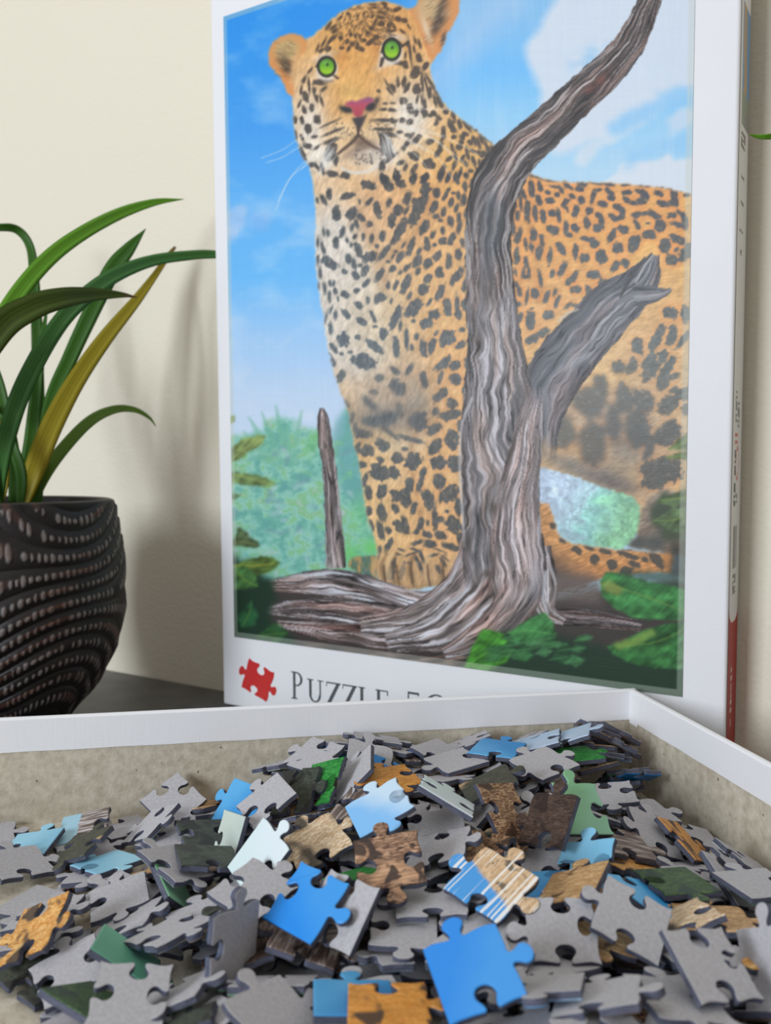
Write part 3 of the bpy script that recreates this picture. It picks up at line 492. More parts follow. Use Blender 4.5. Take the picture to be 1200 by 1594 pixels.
# forked arm, then the big trunk in front
wood([(838, 720, 26), (838, 660, 34), (850, 610, 42), (880, 560, 44), (915, 520, 42), (950, 480, 40), (985, 452, 32), (1008, 425, 20), (1020, 396, 7)], 98, (98, 102, 110), (122, 122, 128), (158, 158, 164), (138, 124, 124), 1.3, .7, 3, 45)
wood([(985, 462, 16), (1015, 458, 13), (1035, 455, 6), (1046, 449, 1.5)], 99, (98, 102, 110), (120, 122, 128), (150, 150, 156), (130, 118, 118), .7, .6, 2)
stroke([(1004, 402, 2), (990, 420, 3), (975, 445, 3), (966, 462, 2)], (78, 80, 84), .9, 2)
stroke([(1016, 398, 1.2), (1003, 415, 1.6), (990, 440, 1.4)], (188, 184, 186), .8, 1.5)
stroke([(870, 500, 2), (885, 487, 2.5), (900, 482, 1.5)], (206, 196, 180), .7, 2)
wood([(1090, -290, 16), (1052, -120, 15), (1022, -30, 15), (1006, 15, 19), (978, 72, 24), (938, 117, 28), (893, 158, 29), (848, 202, 31), (806, 240, 34), (776, 282, 38), (764, 325, 37), (760, 372, 36), (762, 425, 37), (766, 490, 40)], 100, (58, 54, 56), (108, 97, 95), (188, 180, 180), (132, 104, 96), 1.7, .95)
mix((84, 92, 100), .62*np.clip(gauss(757, 400, 14, 90)+gauss(768, 340, 18, 50), 0, 1))
for p, k2 in [([(838, 850, 20), (846, 910, 22), (852, 950, 14), (880, 968, 6)], 104), ([(740, 820, 20), (738, 870, 26), (712, 920, 28), (650, 962, 24), (560, 975, 14)], 105), ([(775, 830, 28), (770, 890, 34), (735, 945, 34), (670, 985, 26), (600, 1000, 14)], 106), ([(815, 830, 30), (815, 900, 36), (790, 955, 30), (730, 1000, 18), (690, 1018, 8)], 107)]:
    wood(p, k2, (84, 78, 78), (150, 138, 136), (206, 204, 212), (158, 124, 114), .8, .9)
wood([(762, 440, 37), (766, 490, 40), (771, 540, 43), (775, 600, 52), (776, 660, 58), (778, 720, 60), (780, 780, 60), (782, 830, 61), (783, 880, 62), (784, 905, 58)], 101, (100, 100, 104), (138, 132, 134), (192, 188, 194), (150, 132, 126), 1.8, .9, 2, 45, 30)
wood([(838, 600, 12), (826, 650, 20), (817, 710, 26), (807, 770, 32), (803, 830, 38), (806, 880, 42), (812, 925, 40)], 102, (118, 112, 114), (162, 150, 150), (210, 206, 212), (168, 142, 136), 1.7, .8, 2, 40, 30)
for pts, c, a in [([(790, 250), (765, 285), (745, 310), (738, 350), (732, 420), (735, 470)], (186, 182, 186), .35), ([(760, 300), (742, 340), (741, 375)], (200, 192, 192), .4), ([(742, 420), (750, 400), (748, 470), (742, 520)], (180, 178, 184), .3), ([(735, 620), (720, 660), (716, 720), (720, 800), (724, 850)], (206, 206, 214), .6), ([(800, 690), (785, 760), (775, 830), (768, 890)], (90, 84, 84), .6), ([(750, 560), (755, 640), (770, 700), (760, 760)], (110, 106, 108), .4), ([(850, 890), (846, 930), (852, 955)], (210, 214, 224), .7),
    ([(770, 560), (790, 600), (810, 640), (800, 690)], (96, 94, 96), .4)]:
    stroke([(x, y, 2.2) for x, y in pts], c, a, 3)
mix((84, 76, 72), .8*np.clip(gauss(760, 893, 9, 7)+gauss(768, 790, 8, 14)+gauss(728, 845, 6, 12), 0, 1))
mix((206, 206, 216), .4*np.clip(gauss(835, 900, 8, 50)+gauss(800, 930, 40, 12, -30), 0, 1))
mix((120, 70, 60), .7*np.clip(gauss(935, 125, 14, 8, -40)+gauss(918, 140, 10, 7, -40), 0, 1))
mix((60, 46, 44), .7*np.clip(gauss(950, 118, 8, 7)+gauss(925, 132, 6, 4, -40), 0, 1))
# leaves at the bottom corners
def leaf(pts, base, vein, k, a=1.):
    m = pmask(pts, 1, 2, k, 5)
    n = fbm(XX/16, YY/10, k, 2); n2 = fbm((XX+YY)/5, (YY-XX)/30, k+1, 2)
    col = c3(base)*(.45+.7*n+.4*n2)[..., None]
    mix(col, m*a)
    q = np.array(pts, float); c = q.mean(0)
    i = np.argmax(np.hypot(*(q-c).T)); j = np.argmax(np.hypot(*(q-q[i]).T))
    stroke([(*q[i], .5), (*(c+(q[i]-c)*.2), 1.6), (*(.7*q[j]+.3*c), 1.2)], vein, .55, 3)
mix((34, 58, 44), pmask([(354, 860), (395, 880), (425, 905), (432, 930), (415, 955), (450, 985), (470, 1010), (354, 1010)], 5, 9, 110, 10))
leaf([(356, 720), (362, 695), (380, 682), (400, 677), (414, 679), (408, 692), (390, 703), (372, 716)], (130, 150, 92), (160, 176, 110), 111)
leaf([(356, 735), (366, 734), (395, 739), (415, 743), (430, 754), (418, 758), (390, 756), (358, 752)], (116, 140, 88), (150, 168, 96), 112)
leaf([(354, 648), (366, 646), (366, 656), (354, 662)], (140, 164, 104), (160, 180, 110), 113)
leaf([(354, 768), (376, 770), (368, 776), (354, 778)], (84, 112, 84), (110, 130, 90), 114)
leaf([(356, 848), (366, 838), (372, 820), (382, 826), (392, 838), (404, 844), (406, 850), (398, 854), (378, 850), (360, 850)], (84, 104, 70), (128, 132, 84), 115)
leaf([(360, 880), (385, 872), (405, 866), (425, 868), (437, 876), (422, 890), (398, 896), (370, 900)], (92, 118, 58), (170, 168, 60), 116)
leaf([(358, 905), (366, 885), (380, 880), (400, 896), (402, 912), (380, 918), (362, 918)], (70, 112, 62), (120, 150, 60), 117)
leaf([(370, 960), (392, 935), (402, 955), (396, 975), (376, 978)], (44, 96, 60), (86, 130, 60), 118, .8)
leaf([(400, 990), (430, 968), (450, 985), (430, 1004)], (48, 92, 50), (90, 126, 60), 119, .8)
mix((40, 62, 48), pmask([(715, 1045), (745, 1000), (790, 985), (850, 985), (905, 1000), (960, 1010), (1090, 985), (1090, 1100), (715, 1080)], 6, 9, 120, 12))
leaf([(722, 1040), (738, 1002), (752, 978), (785, 986), (800, 1000), (790, 1030), (760, 1045)], (72, 140, 52), (110, 178, 70), 121)
leaf([(790, 985), (820, 965), (850, 952), (862, 970), (866, 990), (840, 1000), (805, 1002)], (66, 130, 72), (98, 160, 90), 122, .9)
for q in range(34):
    h1 = float(hsh(np.int64(q), np.int64(61), 1)); h2 = float(hsh(np.int64(q), np.int64(62), 2))
    x = 765+150*h1; y = 985+45*h2; l = 10+8*h2
    leaf([(x-l, y+3), (x-2, y-l*.55), (x+l, y-2), (x+3, y+l*.5)], [(58, 112, 64), (46, 88, 56), (72, 124, 80)][q % 3], (84, 140, 90), 130+q, .7)
leaf([(934, 905), (945, 890), (975, 893), (1010, 905), (1050, 912), (1090, 920), (1090, 962), (1040, 966), (985, 962), (955, 945), (938, 928)], (64, 124, 70), (120, 160, 80), 123)
mix((156, 160, 84), .7*pmask([(936, 905), (950, 903), (972, 918), (962, 928), (940, 918)], 2, 2, 124))
mix((58, 76, 62), .7*pmask([(950, 888), (1090, 890), (1090, 922), (1040, 910), (980, 900)], 4, 3, 125))
leaf([(945, 1005), (965, 1000), (1000, 982), (1040, 970), (1090, 966), (1090, 1042), (1020, 1040), (975, 1030), (955, 1018)], (58, 112, 62), (110, 150, 70), 126)
mix((140, 168, 84), .75*pmask([(952, 1002), (985, 992), (1015, 978), (1022, 988), (1000, 1000), (965, 1012)], 2, 2, 127))
mix((70, 84, 66), .85*pmask([(1010, 800), (1030, 770), (1070, 760), (1090, 700), (1090, 850), (1060, 845), (1030, 838)], 4, 7, 128, 8))
for p in [[(1040, 700), (1060, 680), (1090, 665), (1090, 700)], [(1035, 712), (1070, 700), (1090, 712), (1060, 716)], [(1020, 780), (1060, 765), (1090, 770), (1050, 790)], [(1015, 810), (1050, 790), (1090, 790), (1085, 830), (1040, 826)]]:
    leaf(p, (96, 118, 82), (140, 164, 90), 129, .9)
mix((190, 134, 84), .8*pmask([(1030, 862), (1048, 861), (1044, 890), (1036, 888)], 1, 2, 131))
mix((60, 62, 58), .8*pmask([(1046, 845), (1090, 840), (1090, 900), (1042, 895)], 3, 3, 132))
# linen-like weave in the printed paper
IMG *= (1+.014*(vn(XX/1.9, YY/60, 200)-.5)+.014*(vn(XX/60, YY/1.9, 201)-.5))[..., None]
np.clip(IMG, 0, 1, out=IMG)

INK_ROUGH, INK_SPEC, PIC_LIFT, PIC_GAIN = .45, .25, .02, 1.0

# ---- poses of the pieces: (sides, face, label, place in mm, rotation vector, size in mm); SEEN and DEEP: place in tenths of a mm and rotation vector in hundredths
HAND = [
    ('TTBF', 'sky', 'large sky blue puzzle piece, nearest bright blue piece at the front of the heap', (19.0, 180.2, 32.0), (0.45, -0.22, 0.24), (16.9, 17.6)),
    ('BBTF', 'sky', 'bright blue puzzle piece lying on a grey piece in the middle of the heap', (-19.8, 216.5, 28.9), (0.31, -0.61, 0.81), (16.8, 17.5)),
    ('BFBT', 'card', 'grey face-down puzzle piece half covered by the bright blue piece in the middle', (-11.0, 214.1, 27.6), (0.78, -0.36, -0.69), (17.6, 16.8)),
    ('TFTB', 'card', 'dark grey face-down puzzle piece standing steeply left of the middle bright blue piece', (-36.3, 209.0, 21.4), (1.30, 0.90, 0.69), (17.5, 16.8)),
    ('TTBT', 'card', 'grey puzzle piece with two knobs at the bottom edge of the picture, left of centre', (-22.6, 181.8, 21.1), (0.31, 0.31, 0.90), (17.3, 16.8)),
    ('BBTB', 'card', 'large grey puzzle piece at lower left with a teal notch showing through its top', (-57.1, 192.7, 19.3), (0.25, 0.13, 0.11), (16.8, 17.5)),
    ('FFTF', 'teal', 'plain sea-green puzzle piece poking out behind the large lower left grey piece', (-65.2, 217.6, 14.2), (0.30, 0.63, 1.58), (17.6, 17.6)),
    ('TFTB', 'card', 'pale grey face-down puzzle piece above the two sea-green pieces at left', (-78.1, 252.4, 11.9), (0.07, -0.24, 0.34), (16.8, 17.6)),
    ('TBTB', 'card', 'wide grey puzzle piece seen nearly edge-on above the large lower left grey piece', (-55.8, 222.8, 17.9), (-0.26, -0.19, 0.79), (17.6, 17.6)),
    ('BTBT', 'fur_spot', 'orange spotted fur puzzle piece near the left edge of the heap', (-94.6, 231.0, 13.4), (0.45, -0.56, -0.21), (17.6, 17.6)),
    ('TFBB', 'light', 'light blue puzzle piece lying flat near the left edge', (-123.6, 300.5, 6.3), (0.10, -0.18, -0.05), (17.6, 17.6)),
    ('BTBT', 'fur_dark', 'dark olive puzzle piece with a pale fur streak near the left edge', (-104.2, 293.8, 8.9), (-0.19, -0.39, 1.26), (17.1, 17.2)),
    ('FBBT', 'bark_sky', 'puzzle piece half pale blue sky and half ridged tree bark at the left', (-109.2, 313.7, 7.3), (0.22, -0.16, 0.18), (17.1, 17.6)),
    ('TBTB', 'card', 'long foreshortened grey puzzle piece leaning up right of the half sky half bark piece', (-82.9, 304.8, 12.0), (-0.17, -0.61, 0.88), (17.2, 17.5)),
    ('BBTF', 'card', 'lavender grey puzzle piece standing against the back wall of the tray at left', (-79.3, 324.5, 12.9), (0.59, -0.21, 0.83), (17.6, 17.6)),
    ('FTFT', 'blue2', 'mid blue puzzle piece near the back wall, left knob pointing out', (-53.6, 311.2, 16.5), (0.80, -0.43, -0.76), (17.5, 16.8)),
    ('TFBB', 'card', 'grey face-down puzzle piece overlapping the mid blue piece near the back wall', (-39.6, 288.1, 27.0), (0.22, -0.55, 0.45), (17.6, 17.5)),
    ('BTBB', 'dark', 'dark grey-green printed puzzle piece below the pale standing piece at the back', (-31.3, 299.3, 26.0), (0.71, -0.50, -0.43), (17.4, 16.9)),
    ('TBTF', 'card', 'palest grey puzzle piece standing highest at the back left of the heap', (-26.3, 320.9, 31.6), (0.14, -0.39, 0.81), (17.1, 17.4)),
    ('FBBF', 'leaf', 'vivid leaf-green puzzle piece standing steeply near the back of the heap', (-22.2, 298.1, 29.2), (0.61, -0.64, -0.53), (17.6, 17.6)),
    ('TFTF', 'card', 'small steep grey puzzle piece beside the vivid leaf-green piece', (-10.7, 299.5, 32.1), (0.16, -0.83, -0.06), (17.6, 17.6)),
    ('TTBF', 'card', 'grey puzzle piece standing at the top of the heap against the back wall', (-5.7, 317.9, 29.6), (0.57, 0.29, 0.01), (16.8, 17.5)),
    ('BTFB', 'deepblue', 'small deep blue puzzle piece near the back, above orange fur', (0.8, 309.4, 29.9), (0.12, 0.35, -0.12), (17.6, 17.6)),
    ('TBTT', 'fur_orange', 'orange fur puzzle piece tucked under the deep blue piece at the back', (2.5, 296.9, 32.1), (0.04, -0.00, 0.38), (17.6, 17.6)),
    ('TBTF', 'cloudblue', 'pale cloud-and-sky puzzle piece with a blue corner at the centre back', (-1.7, 260.0, 36.1), (0.21, -0.44, 0.26), (18.2, 17.6)),
    ('FTBF', 'paleice', 'icy white puzzle piece with a straight edge, centre left', (-36.3, 246.1, 26.2), (0.42, -0.84, 0.44), (17.2, 17.5)),
    ('TTBT', 'fur_cream', 'cream fur puzzle piece with a dark stripe beside the icy white piece', (-20.3, 256.1, 26.6), (0.29, -0.36, 0.43), (16.8, 17.6)),
    ('TBTB', 'fur_brown', 'mottled brown and pink fur puzzle piece in the centre of the heap', (1.3, 229.6, 33.5), (0.39, -0.14, 0.09), (18.1, 17.5)),
    ('FTFB', 'leaf', 'small leaf-green puzzle piece corner below the mottled brown piece', (-4.6, 237.2, 25.2), (-0.20, 0.09, 0.92), (17.6, 17.6)),
    ('BFTB', 'card', 'dark grey puzzle piece leaning towards the viewer right of the cloud-and-sky piece', (15.9, 269.4, 29.0), (0.18, -0.14, -0.02), (17.6, 17.6)),
    ('BTBT', 'card', 'dark grey puzzle piece with a round knob right of the mottled brown piece', (15.6, 247.7, 29.1), (0.09, -0.34, -0.24), (16.8, 17.4)),
    ('TBFB', 'paleice', 'pale mint white puzzle piece seen almost edge-on, pointing at the back right', (19.5, 263.8, 38.2), (-0.14, 0.49, -0.18), (18.2, 17.6)),
    ('FTBF', 'fur_dark', 'dark olive puzzle piece with a tan fur band behind the mint white slab', (34.5, 291.0, 32.0), (0.01, -0.41, 0.11), (17.6, 17.6)),
    ('FBTB', 'fur_brown2', 'brown fur puzzle piece with a notch, right of the mint white slab', (38.5, 271.0, 31.2), (0.69, 0.47, 0.58), (17.6, 17.6)),
    ('TFTF', 'card', 'narrow grey puzzle piece standing on edge beside the brown fur piece', (34.4, 287.2, 26.0), (-0.22, -0.81, 0.15), (17.6, 17.6)),
    ('TTTB', 'whisker', 'blue and tan puzzle piece crossed by long white whiskers', (27.7, 222.5, 30.8), (0.29, -0.29, 0.75), (17.6, 17.6)),
    ('TFBT', 'barkdark', 'dark brown bark puzzle piece right of centre', (49.2, 260.3, 31.9), (0.69, -0.60, -0.73), (17.4, 16.8)),
    ('TBFB', 'mint', 'pale green puzzle piece with two knobs at the back right', (62.2, 270.2, 31.7), (0.72, 0.33, 0.34), (17.4, 17.0)),
    ('TBTB', 'light2', 'light blue puzzle piece below the pale green piece at right', (57.2, 248.0, 23.6), (0.43, -0.49, -0.50), (17.6, 17.6)),
    ('TFFF', 'fur_tan', 'tan fur puzzle piece corner left of the light blue piece at right', (49.8, 228.5, 27.8), (-0.02, -0.47, -0.49), (17.6, 17.6)),
    ('BFTB', 'blue2', 'mid blue puzzle piece tucked under the whiskered piece', (45.9, 240.0, 22.4), (-0.06, -0.20, -0.38), (17.6, 17.6)),
    ('BBBT', 'card', 'grey puzzle piece with three notches right of the front sky blue piece', (43.4, 208.3, 26.2), (0.47, -0.06, -0.09), (16.8, 17.7)),
    ('BFBT', 'card', 'grey puzzle piece with a pointed corner right of the three notched grey piece', (60.9, 209.7, 28.2), (0.44, 0.32, -0.41), (16.8, 17.6)),
    ('BFTF', 'skylight', 'bright blue puzzle piece showing through the notch of the pointed grey piece', (70.2, 232.7, 23.5), (0.02, 0.38, 0.51), (17.6, 17.6)),
    ('BBBF', 'card', 'large grey puzzle piece at lower right with fur showing in its top notch', (71.4, 185.5, 30.9), (0.50, 0.27, 0.34), (17.3, 16.8)),
    ('TBTB', 'card', 'grey puzzle piece cut by the right frame edge at lower right', (86.2, 192.5, 25.9), (0.80, -1.11, -0.65), (17.5, 16.8)),
    ('TBBF', 'fur_cream', 'cream and white fur puzzle piece behind the large lower right grey piece', (75.1, 217.2, 24.1), (-0.23, -0.39, 0.08), (17.6, 17.6)),
    ('TTBF', 'fur_tan', 'tan fur puzzle piece behind the large lower right grey piece', (84.9, 220.5, 22.9), (-0.13, 0.01, -0.09), (17.6, 17.6)),
    ('FFTB', 'leafdark', 'dark green leaf puzzle piece near the right wall of the tray', (81.7, 240.8, 23.0), (-0.07, 0.05, 0.25), (17.6, 17.6)),
    ('BTFF', 'card', 'steep grey puzzle piece leaning on the right wall of the tray', (101.9, 248.4, 19.1), (0.46, 0.55, 0.47), (17.6, 17.6)),
    ('TBTF', 'card', 'grey puzzle piece nearest the right frame edge along the tray wall', (104.1, 238.2, 23.6), (-0.06, 0.03, 0.24), (17.6, 17.6)),
    ('FTFB', 'fur_orange2', 'narrow orange and black striped puzzle piece on edge by the right wall', (99.5, 283.7, 15.9), (0.37, 0.60, 0.70), (17.6, 17.6)),
    ('TTBB', 'card', 'grey puzzle piece with a knob behind the star shaped grey piece at right', (93.4, 307.5, 16.2), (0.07, 0.10, 0.29), (17.6, 17.6)),
    ('TBBT', 'card', 'star shaped grey puzzle piece tilted down towards the right wall', (89.6, 282.7, 18.3), (0.46, 0.49, 0.22), (17.0, 16.8)),
    ('BBTF', 'card', 'grey puzzle piece just right of the pale green piece near the back', (79.7, 305.9, 23.3), (0.05, -0.13, -0.08), (17.6, 17.6)),
    ('TTBT', 'card', 'light grey puzzle piece shaped like a star near the back right', (56.9, 308.1, 33.3), (0.14, -0.08, 0.58), (17.6, 17.6)),
    ('FTFB', 'blue2', 'blue puzzle piece with an upright knob against the back wall at right', (42.1, 323.6, 33.5), (0.00, -0.04, 1.14), (17.6, 17.6)),
    ('FBFF', 'paleblue', 'pale blue-grey puzzle piece at the back right, left of its twin', (59.0, 334.2, 32.9), (-0.04, -0.34, -0.22), (17.6, 17.6)),
    ('FTBB', 'paleblue', 'pale blue-grey puzzle piece at the far back right corner', (71.0, 335.6, 34.7), (-0.07, -0.39, -0.28), (17.6, 17.6)),
    ('FTFB', 'leaf', 'bright green leaf puzzle piece in the back right corner of the heap', (71.0, 325.3, 30.9), (-0.05, -0.03, 0.24), (17.6, 17.6)),
    ('FTFB', 'card', 'shadowed dark grey puzzle piece leaning on the back wall behind the mint slab', (21.8, 332.0, 28.9), (0.20, 0.15, 0.87), (17.6, 17.6)),
    ('FBFT', 'card', 'shadowed dark grey puzzle piece right of the one leaning on the back wall', (26.3, 318.5, 30.7), (0.03, -0.09, 0.49), (17.6, 17.6)),
    ('FBTB', 'dark', 'charcoal printed puzzle piece with a round notch left of the pale notched piece', (-61.1, 295.1, 12.9), (0.11, 0.19, 0.46), (17.6, 17.6)),
    ('FFTB', 'palemint', 'pale grey-green puzzle piece with a deep round notch left of the icy white piece', (-51.2, 280.1, 16.9), (0.96, -0.73, -0.76), (17.6, 16.8)),
    ('FTBF', 'dark', 'charcoal printed puzzle piece below its notched charcoal neighbour at left', (-53.1, 258.6, 21.4), (-0.08, 0.16, 0.33), (17.6, 17.6)),
    ('TBTB', 'card', 'grey puzzle piece with dark notches below the charcoal pieces at left', (-61.4, 254.8, 21.0), (0.15, 0.39, 0.99), (17.2, 17.0)),
    ('BTBT', 'card', 'large grey puzzle piece left of the middle bright blue piece', (-34.9, 229.2, 25.4), (0.31, -0.06, 0.95), (17.3, 17.0)),
    ('TTFF', 'card', 'grey puzzle piece lying flat at the left frame edge, farthest back', (-143.7, 313.1, 3.9), (0.03, -0.04, 0.37), (16.8, 17.6)),
    ('TTBF', 'card', 'grey puzzle piece lying flat at the left, just behind the light blue piece', (-119.3, 281.2, 8.7), (0.11, 0.23, 0.77), (17.6, 17.6)),
    ('BFFT', 'card', 'grey puzzle piece lying flat on the tray floor near the back wall at left', (-96.3, 320.2, 4.4), (-0.01, 0.06, 0.69), (17.6, 17.6)),
    ('TFTB', 'card', 'dark grey puzzle piece with a keyhole notch left of the front sky blue piece', (5.1, 216.2, 22.6), (0.06, 0.04, -0.05), (16.8, 17.6)),
    ('BTBT', 'card', 'grey puzzle piece between the whiskered piece and the mottled brown piece', (12.2, 223.7, 25.6), (-0.02, -0.07, -0.02), (17.6, 17.6)),
    ('BTTF', 'fur_spot2', 'orange fur puzzle piece with black spots at the bottom edge of the picture', (0.9, 180.2, 25.0), (-0.07, -0.01, 0.03), (16.8, 17.6)),
    ('TFFF', 'blue2', 'dusty blue puzzle piece partly under the spotted orange piece at the bottom', (-6.5, 187.1, 22.2), (-0.16, 0.05, 0.08), (17.6, 17.6)),
    ('TBTB', 'card', 'grey puzzle piece below the large lower right grey piece', (62.7, 180.8, 26.1), (-0.09, 0.17, 0.15), (17.6, 17.6)),
    ('TTBF', 'card', 'grey puzzle piece stacked at the bottom, below the three notched piece', (44.2, 177.1, 29.0), (-0.27, -0.28, -0.26), (17.6, 17.6)),
    ('TFTB', 'card', 'thin looking grey puzzle piece right of the front sky blue piece', (34.0, 183.7, 27.5), (-0.36, -0.15, -0.24), (17.6, 17.6)),
    ('BTFB', 'card', 'grey puzzle piece below the front sky blue piece at the bottom edge', (26.2, 176.7, 22.9), (-0.25, -0.23, -0.11), (16.8, 17.6)),
    ('TBTB', 'card', 'grey puzzle piece with only its round knob showing at the bottom edge', (15.1, 160.0, 28.5), (-0.24, -0.06, -0.05), (17.6, 17.6)),
    ('FFFF', 'mint', 'pale green puzzle piece right of the large lower left grey piece', (-61.3, 252.8, 14.9), (0.09, 0.93, 0.71), (17.6, 17.6)),
    ('FTFF', 'leafdark', 'olive green puzzle piece showing through the left notch of the large lower left grey piece', (-68.0, 199.6, 13.4), (-0.09, 0.46, 1.09), (17.6, 17.6)),
]
